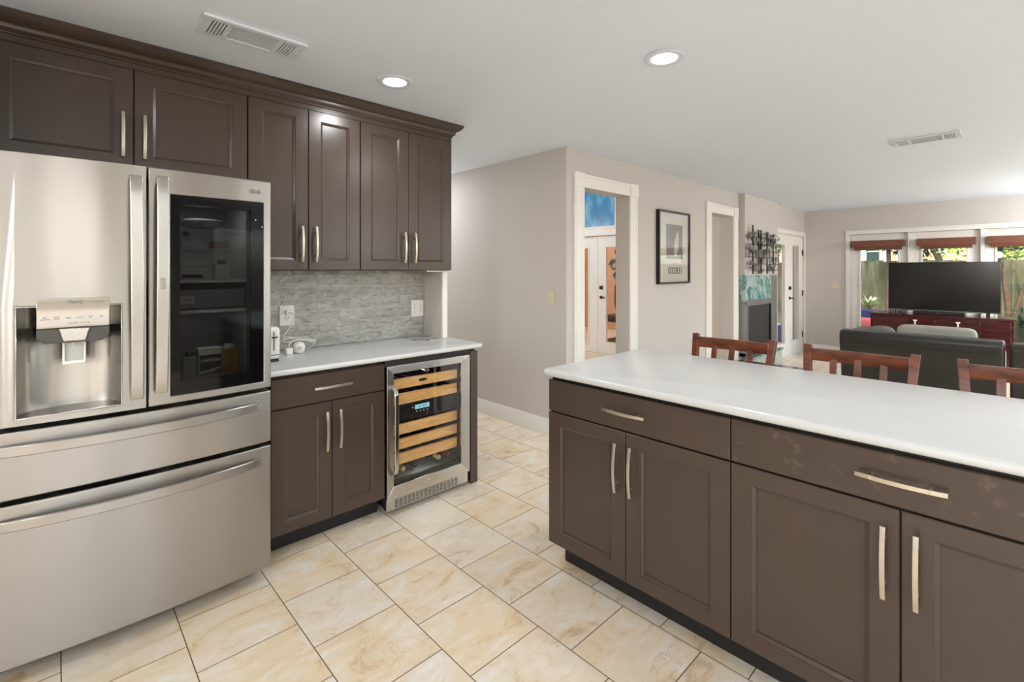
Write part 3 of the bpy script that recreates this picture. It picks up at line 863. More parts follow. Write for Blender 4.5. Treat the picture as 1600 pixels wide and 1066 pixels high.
def slab(x0, x1, z0, z1, yf, th=.02):
    return MB().ringpanel(x0, x1, z0, z1, yf + th, [(0, 0, yf + .003), (.003, .003, yf)])


GAP = .0018


def base_unit(name, label, loc, rot, width, depth, top, fronts, toe=.07, kick_h=.105, group=None, z0=.11, zd=.722, ztop=.875, left_end=False, skirt=0):
    """local frame: front plane of doors at y=0 facing -y, x from 0 to width"""
    t = thing(name, label, 'cabinet', loc, rot, group, local=True)
    mk('body', MB().box(.0008, width - .0008, .022, depth, kick_h, top), M_cab, t, .001)
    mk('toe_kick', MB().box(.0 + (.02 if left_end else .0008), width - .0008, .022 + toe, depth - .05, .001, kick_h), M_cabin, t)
    dz = .006
    d = mk('drawer', slab(GAP, width - GAP, zd + dz, ztop, 0), M_smudge if skirt else M_cab, t)
    arch_handle('handle', d, width / 2, (zd + dz + ztop) / 2 + .003, .2, False, 0)
    mid = width / 2
    for s, (a, b) in ((1, (GAP, mid - GAP)), (-1, (mid + GAP, width - GAP))):
        dd = mk('door', shaker(a, b, z0, zd, 0), M_cab, t)
        hx = b - .034 if s == 1 else a + .034
        arch_handle('handle', dd, hx, fronts, .203, True, 0)
    return t


# base cabinet left of the wine cooler
base_unit('base_cabinet', 'dark brown base cabinet with one drawer and two doors between refrigerator and wine cooler', (.757, 2.486, 0), 0, .611, .585, .876, .574)

# island units (facing -x) : local x = -y
ISX = 1.70
for lb, y1, wd in (('island base cabinet with drawer at the free end, nearest the wine cooler', 1.535, .848),
                   ('wider island base cabinet with smudged drawer front at the right of the picture', .687, .926)):
    base_unit('island_cabinet', 'dark brown ' + lb, (ISX, y1, 0), -PI / 2, wd, .56, .893, .592, toe=.078, kick_h=.122, group='island cabinets', z0=.127, zd=.742, ztop=.894,
              left_end=(wd < .9), skirt=(wd > .9))
base_unit('island_cabinet', 'dark brown island base cabinet beyond the right edge of the picture', (ISX, -.239, 0), -PI / 2, .75, .56, .893, .592, toe=.078, kick_h=.122,
          group='island cabinets', z0=.127, zd=.742, ztop=.894)
isp = thing('island_back_panel', 'dark brown panel closing the living room side of the island', 'panel', (2.27, .3, 0))
mk('board', MB().box(2.262, 2.282, -.989, 1.535, .001, .893), M_cab, isp, .002)

# end panel at the wine cooler
ep = thing('end_panel', 'dark brown tall end panel standing right of the wine cooler', 'panel', (2.02, 2.7, 0))
mk('board', MB().box(1.992, 2.05, 2.486, YW - .005, .001, .8763), M_cab, ep, .002)
rl = thing('filler_rail', 'shade-black rail under the counter above the wine cooler', 'panel', (1.68, 2.5, .86))
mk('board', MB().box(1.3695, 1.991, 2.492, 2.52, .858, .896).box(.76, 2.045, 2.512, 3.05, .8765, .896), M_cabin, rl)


def counter(name, label, x0, x1, y0, y1, z0, z1, round_sides, cut=None):
    r = (z1 - z0) / 2
    t = thing(name, label, 'countertop', ((x0 + x1) / 2, (y0 + y1) / 2, z0))
    bmn = bmesh.new()
    pts = cut if cut else [(x0, y0), (x1, y0), (x1, y1), (x0, y1)]
    vs = [bmn.verts.new((a, b, z0)) for a, b in pts]
    f = bmn.faces.new(vs)
    ext = bmesh.ops.extrude_face_region(bmn, geom=[f])
    for v in ext['geom']:
        if isinstance(v, bmesh.types.BMVert): v.co.z = z1
    bmesh.ops.recalc_face_normals(bmn, faces=bmn.faces)
    # soft plan corners, then full bullnose
    ve = [e for e in bmn.edges if abs(e.verts[0].co.z - e.verts[1].co.z) > .01 and all(round_sides(v.co) for v in e.verts)]
    bmesh.ops.bevel(bmn, geom=ve, offset=.028, segments=6, affect='EDGES', profile=.5)
    he = [e for e in bmn.edges if abs(e.verts[0].co.z - e.verts[1].co.z) < 1e-5 and len(e.link_faces) == 2 and
          any(abs(fc.normal.z) < .5 and round_face(fc, round_sides) for fc in e.link_faces)]
    bmesh.ops.bevel(bmn, geom=he, offset=r * .92, segments=5, affect='EDGES', profile=.5, clamp_overlap=True)
    me = bpy.data.meshes.new('slab'); bmn.to_mesh(me); bmn.free()
    me.transform(Matrix.Translation(-t.location)); me.materials.append(M_counter)
    me.polygons.foreach_set('use_smooth', [True] * len(me.polygons)); me.set_sharp_from_angle(angle=math.radians(35))
    o = bpy.data.objects.new('slab', me); C.objects.link(o); o.parent = t
    return t


def round_face(fc, rs):
    c = fc.calc_center_median(); return rs(c, True)


def rs_left(co, face=False):
    if face: return co.y < 2.46 or co.x > 2.06
    return co.x > 2.0 and co.y < 2.5
counter('countertop', 'white quartz countertop with rounded edge over the base cabinet and wine cooler', .74, 2.078, 2.448, YW - .001, .8965, .925, rs_left,
        cut=[(.74, 2.448), (2.078, 2.448), (2.078, 2.827), (2.009, 2.827), (2.009, YW - .012), (.74, YW - .012)])


def rs_isl(co, face=False):
    if face: return True
    return True
counter('island_countertop', 'large white quartz island countertop with rounded edge', 1.664, 2.535, -1.02, 1.550, .915, .946, rs_isl)
sb = thing('counter_sub_board', 'thin shade-black build-up board under the white island top', 'panel', (2.0, .3, .894))
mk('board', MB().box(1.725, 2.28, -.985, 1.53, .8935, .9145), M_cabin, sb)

# upper cabinets
def upper(label, x0, x1, z0, xm, hz, ydoor=2.773, z1=2.323, fx=.068):
    t = thing('wall_cabinet', label, 'cabinet', ((x0 + x1) / 2, YW - .02, z0), group='upper wall cabinets')
    mk('body', MB().box(x0 + .0006, x1 - .0006, ydoor + .022, YW - .001, z0, 2.36), M_cab, t, .001)
    for s, (a, b) in ((1, (x0 + GAP, xm - GAP)), (-1, (xm + GAP, x1 - GAP))):
        d = mk('door', shaker(a, b, z0 + .004, z1, ydoor, fx=fx), M_cab, t)
        arch_handle('handle', d, (b - .038) if s == 1 else (a + .036), hz, .2, True, ydoor)
    return t


upper('dark brown two-door cabinet over the refrigerator', -.20, .733, 1.87, .264, 2.018)
upper('dark brown tall two-door wall cabinet nearest the refrigerator', .735, 1.359, 1.408, 1.047, 1.558)
upper('dark brown tall two-door wall cabinet at the right end of the row', 1.361, 2.05, 1.408, 1.700, 1.558)
bp = thing('fridge_side_panel', 'dark brown tall side panel left of the refrigerator', 'panel', (-.215, 2.7, 0))
mk('board', MB().box(-.228, -.2008, 2.40, YW - .001, .001, 2.325), M_cab, bp, .002)

# crown moulding: profile swept along front then returned on the right side
def crown():
    t = thing('crown_moulding', 'dark brown stepped crown moulding along the top of the wall cabinets', 'moulding', (.9, 2.78, 2.33))
    yf, xe = 2.790, 2.050
    # (outward, z)
    prof = [(0.0, 2.326), (.010, 2.326), (.010, 2.352), (.016, 2.356), (.016, 2.362), (.022, 2.366), (.030, 2.374), (.033, 2.384), (.033, 2.390), (.040, 2.394),
            (.048, 2.398), (.062, 2.408), (.070, 2.420), (.074, 2.424), (.074, 2.437), (0.0, 2.437)]
    v = []; f = []
    n = len(prof)
    for i, (o, z) in enumerate(prof): v.append((-.228, yf - o, z))
    for i, (o, z) in enumerate(prof): v.append((xe + o - .008, yf - o, z))
    for i, (o, z) in enumerate(prof): v.append((xe + o - .008, YW - .001, z))
    for s in (0, 1):
        for i in range(n):
            f.append((s * n + i, s * n + (i + 1) % n, (s + 1) * n + (i + 1) % n, (s + 1) * n + i))
    f.append(tuple(range(n))); f.append(tuple(range(3 * n - 1, 2 * n - 1, -1)))
    mb = MB(); mb.add(v, f)
    mk('moulding', mb, M_cab, t, smooth=25)
crown()

# backsplash
tb = MB()
z = 1.378
rows = []
zz = 1.3785
k = 0
while zz > .935:
    z1_ = zz; z0_ = max(zz - .0730, .9265)
    x = .60 + (.0 if k % 2 == 0 else -.152)
    x = 1.211 - .303 * 3 + (0 if k % 2 == 0 else -.1515)
    while x < 2.01:
        a, b = max(x, .70), min(x + .2995, 2.009)
        if b - a > .01 and z1_ - z0_ > .008:
            ty = random.uniform(-.0006, .0006); tz = random.uniform(-.0005, .0005)
            tb.add([(a, 3.072 + ty, z0_), (b, 3.072 - ty, z0_), (b, 3.072 + tz, z1_), (a, 3.072 + tz, z1_), (a, 3.084, z0_), (b, 3.084, z0_), (b, 3.084, z1_), (a, 3.084, z1_)],
                   [(0, 1, 2, 3), (4, 7, 6, 5), (0, 4, 5, 1), (1, 5, 6, 2), (2, 6, 7, 3), (3, 7, 4, 0)])
        x += .303
    zz -= .0765; k += 1
z_ = 1.4079
x = 1.211 - .303 * 3 - .1515
while x < 2.01:
    a, b = max(x, .70), min(x + .2995, 2.009)
    if b - a > .01: tb.box(a, b, 3.073, 3.084, 1.3815, 1.4075)
    x += .303
struct('wall_backsplash', tb, M_splash, .0015)
struct('wall_backsplash_grout', MB().box(.70, 2.0095, 3.0755, 3.0845, .926, 1.4078), M_grout)

# ================================================================== REFRIGERATOR
def fridge():
    X0, X1, XM = -.193, .713, .2605
    t = thing('refrigerator', 'stainless steel french-door refrigerator with water dispenser and dark glass door panel', 'refrigerator', (.26, 2.65, 0))
    xc = (X0 + X1) / 2; hw = (X1 - X0) / 2
    yf = lambda x: 2.304 + .028 * ((x - xc) / hw) ** 2
    yb = lambda x: 2.40
    # body shell, hollow behind the right door's window
    b = MB().box(X0 + .01, XM - .03, 2.41, 3.04, .05, 1.79).box(XM - .03, X1 - .01, 3.0, 3.04, .05, 1.79).box(X1 - .03, X1 - .01, 2.41, 3.0, .05, 1.79)
    b.box(XM - .03, X1 - .03, 2.41, 3.0, 1.745, 1.79).box(XM - .03, X1 - .03, 2.41, 3.0, .05, .89)
    mk('body', b, M_dgray, t, .003)
    mk('liner', MB().box(XM - .028, XM - .02, 2.412, 2.995, .892, 1.742).box(X1 - .04, X1 - .032, 2.412, 2.995, .892, 1.742).box(XM - .02, X1 - .04, 2.985, 2.995, .892, 1.742)
       .box(XM - .02, X1 - .04, 2.412, 2.985, .892, .90), M_fridgein, t)
    mk('foot', MB().box(X0 + .05, X0 + .12, 2.45, 2.52, 0, .05), M_black, t)
    mk('foot', MB().box(X1 - .12, X1 - .05, 2.45, 2.52, 0, .05), M_black, t)
    mk('foot', MB().box(X0 + .05, X0 + .12, 2.9, 2.97, 0, .05), M_black, t)
    mk('foot', MB().box(X1 - .12, X1 - .05, 2.9, 2.97, 0, .05), M_black, t)
    mk('hinge_cover', MB().box(X0 + .03, X0 + .13, 2.38, 2.5, 1.79, 1.812), M_dgray, t, .004)
    mk('hinge_cover', MB().box(X1 - .13, X1 - .03, 2.38, 2.5, 1.79, 1.812), M_dgray, t, .004)
    # left door with dispenser recess
    HX0, HX1, HZ0, HZ1 = -.095, .186, .905, 1.286
    n = 14
    xs = sorted(set([X0 + (XM - .003 - X0) * i / n for i in range(n + 1)] + [HX0, HX1]))
    zs = [.882, HZ0, HZ1, 1.808]
    ld = mk('door', MB().cells(xs, zs, lambda i, j: j == 1 and HX0 - 1e-6 <= xs[i] and xs[i + 1] <= HX1 + 1e-6, yf, yb), M_steel, t, .004, 3)
    # recess liner : back curved wall and sloping tray
    nn = 16; vs = []; fs = []
    for i in range(nn + 1):
        s_ = i / nn; a = PI * s_
        x = HX0 + .004 + (HX1 - HX0 - .008) * s_
        dep = .085 * (math.sin(a) ** .35 if 0 < s_ < 1 else 0)
        y = 2.318 + dep if 0 < i < nn else yf(x) + .004
        vs += [(x, y, HZ0 + .012), (x, y, HZ1 - .002)]
    for i in range(nn): fs.append((2 * i, 2 * i + 2, 2 * i + 3, 2 * i + 1))
    mk('dispenser_recess', MB().add(vs, fs), M_steelv, ld, smooth=60)
    fl = []
    for i in range(nn + 1): fl.append(vs[2 * i])
    for i in range(nn + 1): fl.append((vs[2 * i][0], yf(vs[2 * i][0]) + .002, HZ0 + .001))
    fsf = [(i, i + 1, nn + 2 + i, nn + 1 + i) for i in range(nn)]
    mk('drip_tray', MB().add(fl, fsf), M_steel, ld)
    ce = []
    for i in range(nn + 1): ce.append(vs[2 * i + 1])
    for i in range(nn + 1): ce.append((vs[2 * i + 1][0], yf(vs[2 * i + 1][0]) + .002, HZ1 - .001))
    mk('recess_ceiling', MB().add(ce, fsf), M_slot, ld)
    rim = MB()
    for a, b_, c, d in ((HX0, HX0 + .004, HZ0, HZ1), (HX1 - .004, HX1, HZ0, HZ1), (HX0, HX1, HZ0, HZ0 + .004), (HX0, HX1, HZ1 - .004, HZ1)):
        rim.box(a, b_, yf((a + b_) / 2) - .002, yf((a + b_) / 2) + .01, c, d)
    mk('recess_rim', rim, M_chrome, ld, .001)
    # control panel
    px0, px1 = -.043, .148
    cp = MB().prism([(2.292, 1.215), (2.292, 1.312), (2.306, 1.312), (2.36, 1.30), (2.36, 1.17), (2.30, 1.17)], 'x', px0, px1)
    cpo = mk('control_panel', MB().prism([(2.290, 1.218), (2.290, 1.312), (2.33, 1.312), (2.33, 1.206), (2.294, 1.208)], 'x', px0, px1), M_chrome, ld, .0015)
    low = MB()
    low.add([(px0, 2.294, 1.206), (px1, 2.294, 1.206), (px1, 2.294, 1.175), (px1 - .02, 2.30, 1.155), (px0 + .02, 2.30, 1.155), (px0, 2.294, 1.175),
             (px0, 2.375, 1.206), (px1, 2.375, 1.206), (px1, 2.375, 1.175), (px1 - .02, 2.375, 1.155), (px0 + .02, 2.375, 1.155), (px0, 2.375, 1.175)],
            [(0, 1, 2, 3, 4, 5), (6, 11, 10, 9, 8, 7), (0, 6, 7, 1), (1, 7, 8, 2), (2, 8, 9, 3), (3, 9, 10, 4), (4, 10, 11, 5), (5, 11, 6, 0)])
    mk('dispenser_housing', low, M_dgray, ld, .002)
    text('lettering', 'ThinQ', .0155, (.055, 2.2895, 1.298), FRONT_Y, M_softink, cpo, bold=.0003)
    text('lettering', 'smart diagnosis', .0068, (.112, 2.2895, 1.298), FRONT_Y, M_softink, cpo)
    for i, s_ in enumerate(('filter\nreset hold', 'freezer\ntemp', 'fridge', 'ice plus', 'water\nice', 'light')):
        text('lettering', s_, .0062, (-.022 + i * .0295, 2.2895, 1.243), FRONT_Y, M_softink, cpo)
    text('lettering', 'door alarm   control lock', .0055, (.066, 2.2895, 1.224), FRONT_Y, M_softink, cpo)
    # spout and paddle
    sx0, sx1 = .012, .095
    sp = MB().add([(sx0, 2.286, 1.206), (sx1, 2.286, 1.206), (sx1 - .012, 2.292, 1.16), (sx0 + .012, 2.292, 1.16),
                   (sx0, 2.34, 1.206), (sx1, 2.34, 1.206), (sx1 - .012, 2.34, 1.155), (sx0 + .012, 2.34, 1.155)],
                  [(0, 1, 2, 3), (4, 7, 6, 5), (0, 4, 5, 1), (1, 5, 6, 2), (2, 6, 7, 3), (3, 7, 4, 0)])
    mk('spout', sp, M_chrome, ld, .003)
    mk('nozzle', MB().cyl((.052, 2.315, 1.165), (.052, 2.315, 1.142), .007, .005), M_fridgein, ld)
    pd = MB().cells([.022, .029, .079, .086], [1.072, 1.085, 1.15, 1.16], lambda i, j: (i, j) == (1, 1), lambda x: 2.340, lambda x: 2.349)
    mk('paddle', pd, M_whitep, ld, .003)
    mk('paddle_plate', MB().box(.028, .080, 2.352, 2.358, 1.082, 1.152), M_fridgein, ld)
    # right door frame with dark glass
    GX0, GX1, GZ0, GZ1 = .334, .681, .912, 1.710
    VX0, VX1, VZ0, VZ1 = .366, .628, .963, 1.675
    xs = sorted(set([XM + .003 + (X1 - XM - .003) * i / 12 for i in range(13)] + [GX0, GX1]))
    inG = lambda i, j: j == 1 and GX0 - 1e-6 <= xs[i] and xs[i + 1] <= GX1 + 1e-6
    rd = mk('door', MB().cells(xs, [.882, GZ0, GZ1, 1.808], inG, yf, yb), M_steel, t, .004, 3)
    gx = sorted(set([GX0 + (GX1 - GX0) * i / 8 for i in range(9)] + [VX0, VX1]))
    inV = lambda i, j: j == 1 and VX0 - 1e-6 <= gx[i] and gx[i + 1] <= VX1 + 1e-6
    yg = lambda x: yf(x) + .001; yg2 = lambda x: yf(x) + .012
    gp = mk('glass_border', MB().cells(gx, [GZ0, VZ0, VZ1, GZ1], inV, yg, yg2), mat('gloss_black_glass', srgb(4, 4, 5), .06, spec=.25), rd)
    vx = [VX0 + (VX1 - VX0) * i / 6 for i in range(7)]
    mk('viewing_window', MB().cells(vx, [VZ0, VZ1], lambda i, j: False, yg, lambda x: yf(x) + .004), G_tint, rd)
    mk('gasket', MB().box(GX0, VX0 - .002, 2.33, 2.405, GZ0, GZ1).box(VX1 + .002, GX1, 2.33, 2.405, GZ0, GZ1).box(VX0 - .002, VX1 + .002, 2.33, 2.405, VZ1 + .002, GZ1)
       .box(VX0 - .002, VX1 + .002, 2.33, 2.405, GZ0, VZ0 - .002), M_dgray, rd)
    for (u, w_) in ((.645, 1.63), (.672, 1.60)):
        mk('indicator_light', MB().box(u, u + .004, yf(u) - .001, yf(u) + .001, w_, w_ + .005), M_lettr, rd)
    # badge : ring and letters
    rg = MB(); pts = [(.631 + .0085 * math.cos(a), yf(.631) - .0012, 1.757 + .0085 * math.sin(a)) for a in [PI * .05 + 2 * PI * .93 * i / 24 for i in range(25)]]
    rg.tube(pts, .0011, 6)
    rg.box(.6305, .6320, yf(.631) - .002, yf(.631), 1.7525, 1.762).box(.6305, .6355, yf(.631) - .002, yf(.631), 1.752, 1.7535)
    rg.box(.631, .6395, yf(.631) - .002, yf(.631), 1.7565, 1.758)
    mk('badge', rg, M_emblem, rd)
    text('badge_letters', 'LG', .022, (.6545, yf(.655) - .001, 1.7565), FRONT_Y, M_emblem, rd, ext=.0012, bold=.0003)
    # contents
    for z_ in (1.06, 1.225, 1.355, 1.50, 1.585):
        mk('shelf', MB().box(XM - .018, X1 - .042, 2.43 if z_ < 1.3 else 2.47, 2.98, z_, z_ + .012), M_fridgein if z_ in (1.355, 1.225) else G_clear, t)
    mk('crisper_drawer', MB().box(XM, X1 - .06, 2.50, 2.96, 1.24, 1.325), mat('frosted_bin', srgb(120, 122, 122), .3), t, .006)
    # upright door handles (flat bowed bars)
    for (cx, dr, z0, z1, lean) in ((.2255, ld, .925, 1.765, 1), (.3035, rd, .936, 1.772, -1)):
        pts = []; N = 24
        for i in range(N + 1):
            s_ = i / N; zq = z0 + (z1 - z0) * s_
            w = .022 + .026 * min(1, math.sin(PI * min(max(s_, .0), 1)) ** .45 if 0 < s_ < 1 else 0)
            pts.append((cx - lean * .004 * (s_ - .5), yf(cx) - w, zq))
        h = MB().sweep(pts, .012, .040, (1, 0, 0))
        ho = mk('handle', h, M_steelv, dr, .004, 3)
        for zq in (z0 + .012, z1 - .012):
            mk('mount', MB().box(cx - .017, cx + .017, yf(cx) - .024, yf(cx) + .001, zq - .012, zq + .012), M_steelv, ho, .004)
    mk('latch_button', MB().box(.294, .311, yf(.3) - .0565, yf(.3) - .052, 1.337, 1.378), M_steel, rd, .0015)
    # drawers
    for z0, z1, hz in ((.637, .866, .806), (.072, .620, .558)):
        xs = [X0 + (X1 - X0) * i / 24 for i in range(25)]
        dr = mk('drawer', MB().cells(xs, [z0, z1], lambda i, j: False, yf, yb), M_steel, t, .005, 3)
        pts = []; N = 30; a, b_ = X0 + .045, X1 - .043
        for i in range(N + 1):
            s_ = i / N; x = a + (b_ - a) * s_
            w = .004 + .040 * math.sin(PI * s_) ** .6 if 0 < s_ < 1 else .004
            pts.append((x, yf(x) - w, hz))
        mk('handle', MB().sweep(pts, .014, .036, (0, 0, 1)), M_steel, dr, .003, 2)
    return t, yf


fr, fr_yf = fridge()
# lamp strip inside
fl_ = lamp('interior_lamp', .47, 2.60, 1.735, .2, .45, (1, .98, .95), parent=fr)

lamp('interior_lamp', .50, 2.455, 1.215, .10, .13, (1, .98, .95), parent=fr)  # second light added so the broth carton lettering shows

# food in the refrigerator
def carton(x, y, z, w, d, h, m, name, label, cat, group=None, top=None):
    t = thing(name, label, cat, (x, y, z), group=group)
    b = MB().box(x - w / 2, x + w / 2, y - d / 2, y + d / 2, z, z + h)
    mk('body', b, m, t, .004)
    if top: mk('cap', MB().cyl((x, y, z + h), (x, y, z + h + .02), min(w, d) * .3), top, t, .002)
    return t
bx_ = carton(.505, 2.505, .9005, .092, .06, .165, M_carton, 'broth_carton', 'chicken bone broth carton with black label inside the refrigerator door window', 'carton')
mk('label_panel', MB().box(.464, .546, 2.4715, 2.4748, .925, 1.035), M_label, bx_)
text('lettering', 'CHICKEN', .0175, (.505, 2.4708, 1.010), FRONT_Y, M_lettr, bx_, bold=.0004)
text('lettering', 'BONE BROTH', .0125, (.505, 2.4708, .965), (PI / 2, -.22, 0), M_lettr, bx_, bold=.0003)
carton(.585, 2.51, .9005, .07, .07, .15, M_amber, 'juice_jar', 'amber jar beside the broth carton inside the refrigerator', 'jar', top=M_carton)
carton(.43, 2.51, .9005, .05, .05, .13, mat('clear_jar', srgb(120, 125, 120), .2), 'glass_jar', 'greyish jar left of the broth carton inside the refrigerator', 'jar', top=M_black)
cg = carton(.45, 2.60, 1.367, .13, .12, .06, M_carton, 'food_box', 'white food box with dark print on the middle refrigerator shelf', 'box')
mk('print', MB().box(.41, .49, 2.5385, 2.5398, 1.375, 1.39), M_ink, cg)
carton(.57, 2.58, 1.367, .06, .06, .07, M_fridgein, 'yogurt_tub', 'grey tub on the middle refrigerator shelf', 'tub', top=M_dgray)
carton(.56, 2.58, 1.512, .07, .06, .03, M_redjar, 'red_jar', 'red lidded dish on the upper refrigerator shelf', 'dish')
carton(.43, 2.58, 1.512, .04, .04, .05, M_carton, 'small_bottle', 'pale small bottle on the upper refrigerator shelf', 'bottle', top=M_dgray)
fb = thing('produce_bag', 'crumpled clear bag on the top refrigerator shelf', 'bag', (.49, 2.57, 1.597))
mk('bag', MB().soft(.41, .58, 2.51, 2.63, 1.5975, 1.645, e=3), mat('crumpled_film', srgb(150, 150, 145), .25, bump=1., bscale=40, var=.4, vscale=30), fb)
ek = thing('drawer_tag', 'small white tag hanging on the refrigerator crisper bin', 'tag', (.43, 2.497, 1.27))
mk('card', MB().box(.395, .45, 2.4960, 2.4995, 1.262, 1.296), M_carton, ek, .001)
text('lettering', 'FRESH', .012, (.422, 2.4955, 1.279), FRONT_Y, M_ink, ek)

# ================================================================== WINE COOLER
def cooler():
    X0, X1 = 1.3725, 1.989
    t = thing('wine_cooler', 'built-in wine cooler with stainless frame, glass door and beech shelf fronts', 'wine cooler', (1.68, 2.75, 0))
    Y = 2.470
    b = MB().box(X0 + .004, X0 + .03, 2.52, 3.05, .04, .855).box(X1 - .03, X1 - .004, 2.52, 3.05, .04, .855).box(X0 + .03, X1 - .03, 3.02, 3.05, .04, .855)
    b.box(X0 + .03, X1 - .03, 2.52, 3.02, .82, .855).box(X0 + .03, X1 - .03, 2.52, 3.02, .04, .12)
    mk('body', b, M_black, t, .002)
    for fx in (X0 + .04, X1 - .08):
        for fy in (2.56, 2.95): mk('foot', MB().box(fx, fx + .04, fy, fy + .04, 0, .04), M_black, t)
    # mitred door frame
    a0, a1, c0, c1 = X0, X1 - .018, .098, .858
    i0, i1, j0, j1 = X0 + .043, X1 - .088, .166, .815
    f = MB()
    o_ = [(a0, c0), (a1, c0), (a1, c1), (a0, c1)]; n_ = [(i0, j0), (i1, j0), (i1, j1), (i0, j1)]
    dr = None
    for k in range(4):
        q = [o_[k], o_[(k + 1) % 4], n_[(k + 1) % 4], n_[k]]
        m = MB(); vs = [(x, Y, z) for x, z in q] + [(x, Y + .045, z) for x, z in q]
        m.add(vs, [(0, 1, 2, 3), (4, 7, 6, 5), (0, 4, 5, 1), (1, 5, 6, 2), (2, 6, 7, 3), (3, 7, 4, 0)])
        mm = M_steelc if k in (0, 2) else M_steelv
        if k == 0:
            dr = mk('door_frame', m, mm, t, .0015)
        else: mk('frame_rail', m, mm, dr, .0015)
    mk('glass', MB().box(i0, i1, Y + .012, Y + .02, j0, j1), G_wine, dr)
    mk('gasket', MB().box(i0 - .001, i0 + .006, Y + .022, Y + .04, j0, j1).box(i1 - .004, i1 + .001, Y + .022, Y + .04, j0, j1).box(i0, i1, Y + .022, Y + .04, j0 - .001, j0 + .02), M_blackm, dr)
    # handle
    pts = []; N = 20; hz0, hz1 = .232, .748
    for i in range(N + 1):
        s = i / N; z = hz0 + (hz1 - hz0) * s
        w = .048 * min(1, math.sin(PI * s) * 4.5) ** .7 if 0 < s < 1 else 0
        pts.append((X0 + .032, Y - w - .002, z))
    mk('handle', MB().sweep(pts, .010, .026, (1, 0, 0)), M_chrome, dr, .003)
    mk('lock', MB().cyl((1.655, Y - .004, .138), (1.655, Y, .138), .008, n=20), M_chrome, dr)
    mk('screw', MB().cyl((X1 - .035, Y - .003, .735), (X1 - .035, Y, .735), .004), M_chrome, dr)
    # kick grille
    g0, g1, h0, h1 = X0 - .018 + .018, X1 - .03, .028, .093
    cols = [g0, 1.42]
    n = 16
    for i in range(n):
        u0 = 1.424 + (1.88 - 1.424) * i / n; cols += [u0 + .003, u0 + (1.88 - 1.424) / n - .003]
    cols += [1.885, g1]
    rows_ = [.030]
    for j in range(5): rows_ += [.037 + j * .0105, .037 + j * .0105 + .0055]
    rows_ += [.094]
    gr = MB().cells(cols, rows_, lambda i, j: i >= 2 and (i % 2 == 0) and i < len(cols) - 3 and j % 2 == 1, lambda x: 2.478, lambda x: 2.482)
    mk('kick_grille', gr, M_steelc, t)
    mk('grille_backing', MB().box(g0 + .002, g1 - .002, 2.485, 2.515, .030, .093), M_slot, t)
    # shelves
    for k, (z0, z1) in enumerate(((.707, .768), (.614, .678), (.436, .498), (.350, .410), (.262, .325))):
        s = mk('shelf', MB().box(i0 + .012, i1 + .030, 2.515, 2.537, z0 + .001, z1 - .001), M_beech, t, .002)
        m = MB()
        for q in range(8):
            x = i0 + .02 + q * .068; m.box(x, x + .012, 2.537, 2.99, z0 + .012, z0 + .022)
        m.box(i0 + .012, i1 + .030, 2.97, 2.99, z0 + .012, z0 + .03)
        mk('rack', m, M_blackm, s)
        if k == 0:
            bd = mk('badge', MB().prism([(1.64 + .030 * math.cos(a) * (1.0), .741 + .009 * math.sin(a)) for a in [2 * PI * i / 24 for i in range(24)]], 'y', 2.5125, 2.515), M_black, s)
            text('badge_letters', 'Whynter', .010, (1.64, 2.512, .741), FRONT_Y, M_emblem, bd)
    # control panel
    cp = mk('control_panel', MB().box(i0 + .012, i1 + .030, 2.522, 2.56, .512, .606), M_black, t, .002)
    mk('display', MB().box(1.588, 1.69, 2.519, 2.522, .566, .592), M_lcd, cp)
    text('display_digits', '45  55 F', .018, (1.64, 2.5185, .579), FRONT_Y, M_ink, cp)
    for i in range(4): mk('button', MB().box(1.597 + i * .025, 1.604 + i * .025, 2.5205, 2.5225, .548, .554), M_lettr, cp)
    mk('indicator_light', MB().cyl((1.572, 2.519, .580), (1.572, 2.522, .580), .004), M_lettr, cp)
    mk('base_tray', MB().box(X0 + .031, X1 - .031, 2.53, 3.01, .1205, .172), mat('grey_tray', srgb(96, 98, 96), .5), t)
    return t


wc = cooler()
lamp('cooler_lamp', 1.64, 2.70, .805, .12, .35, (1, .95, .9), parent=wc)
lamp('cooler_floor_fill', 1.64, 2.515, .256, .10, .25, (.95, 1, .95), parent=wc)  # light added to brighten the lower zone of the cooler


def bottle(x, y, z, label, cap, h=.30, g='wine bottles lying in the cooler'):
    t = thing('wine_bottle', label, 'bottle', (x, y, z), group=g)
    prof = [(.001, .30), (.036, .298), (.037, .29), (.037, .12), (.030, .10), (.016, .08), (.0135, .03), (.0135, .0)]
    m = MB().lathe([(r, y + hh) for r, hh in prof], (x, 0, z), 24, 'y')
    mk('body', m, M_bottle, t, smooth=50)
    mk('capsule', MB().lathe([(.0145, y + .05), (.0150, y + .002), (.0140, y - .002), (.006, y - .003), (.001, y - .0025)], (x, 0, z), 20, 'y'), cap, t, smooth=50)
    return t


for (x, lb, cp) in ((1.450, 'gold-capped wine bottle at the left end of the cooler floor', M_cork),
                    (1.530, 'gold-capped wine bottle second from the left on the cooler floor', M_cork),
                    (1.615, 'dark-capped wine bottle in the middle of the cooler floor', M_bottle),
                    (1.79, 'pale gold-capped wine bottle right of centre on the cooler floor', M_cork),
                    (1.865, 'red-capped wine bottle at the right end of the cooler floor', M_redcap)):
    bottle(x, 2.56, .210, lb, cp)
bottle(1.71, 2.57, .775 - .0, 'wine bottle with silver cap lying on the top cooler shelf', M_chrome)

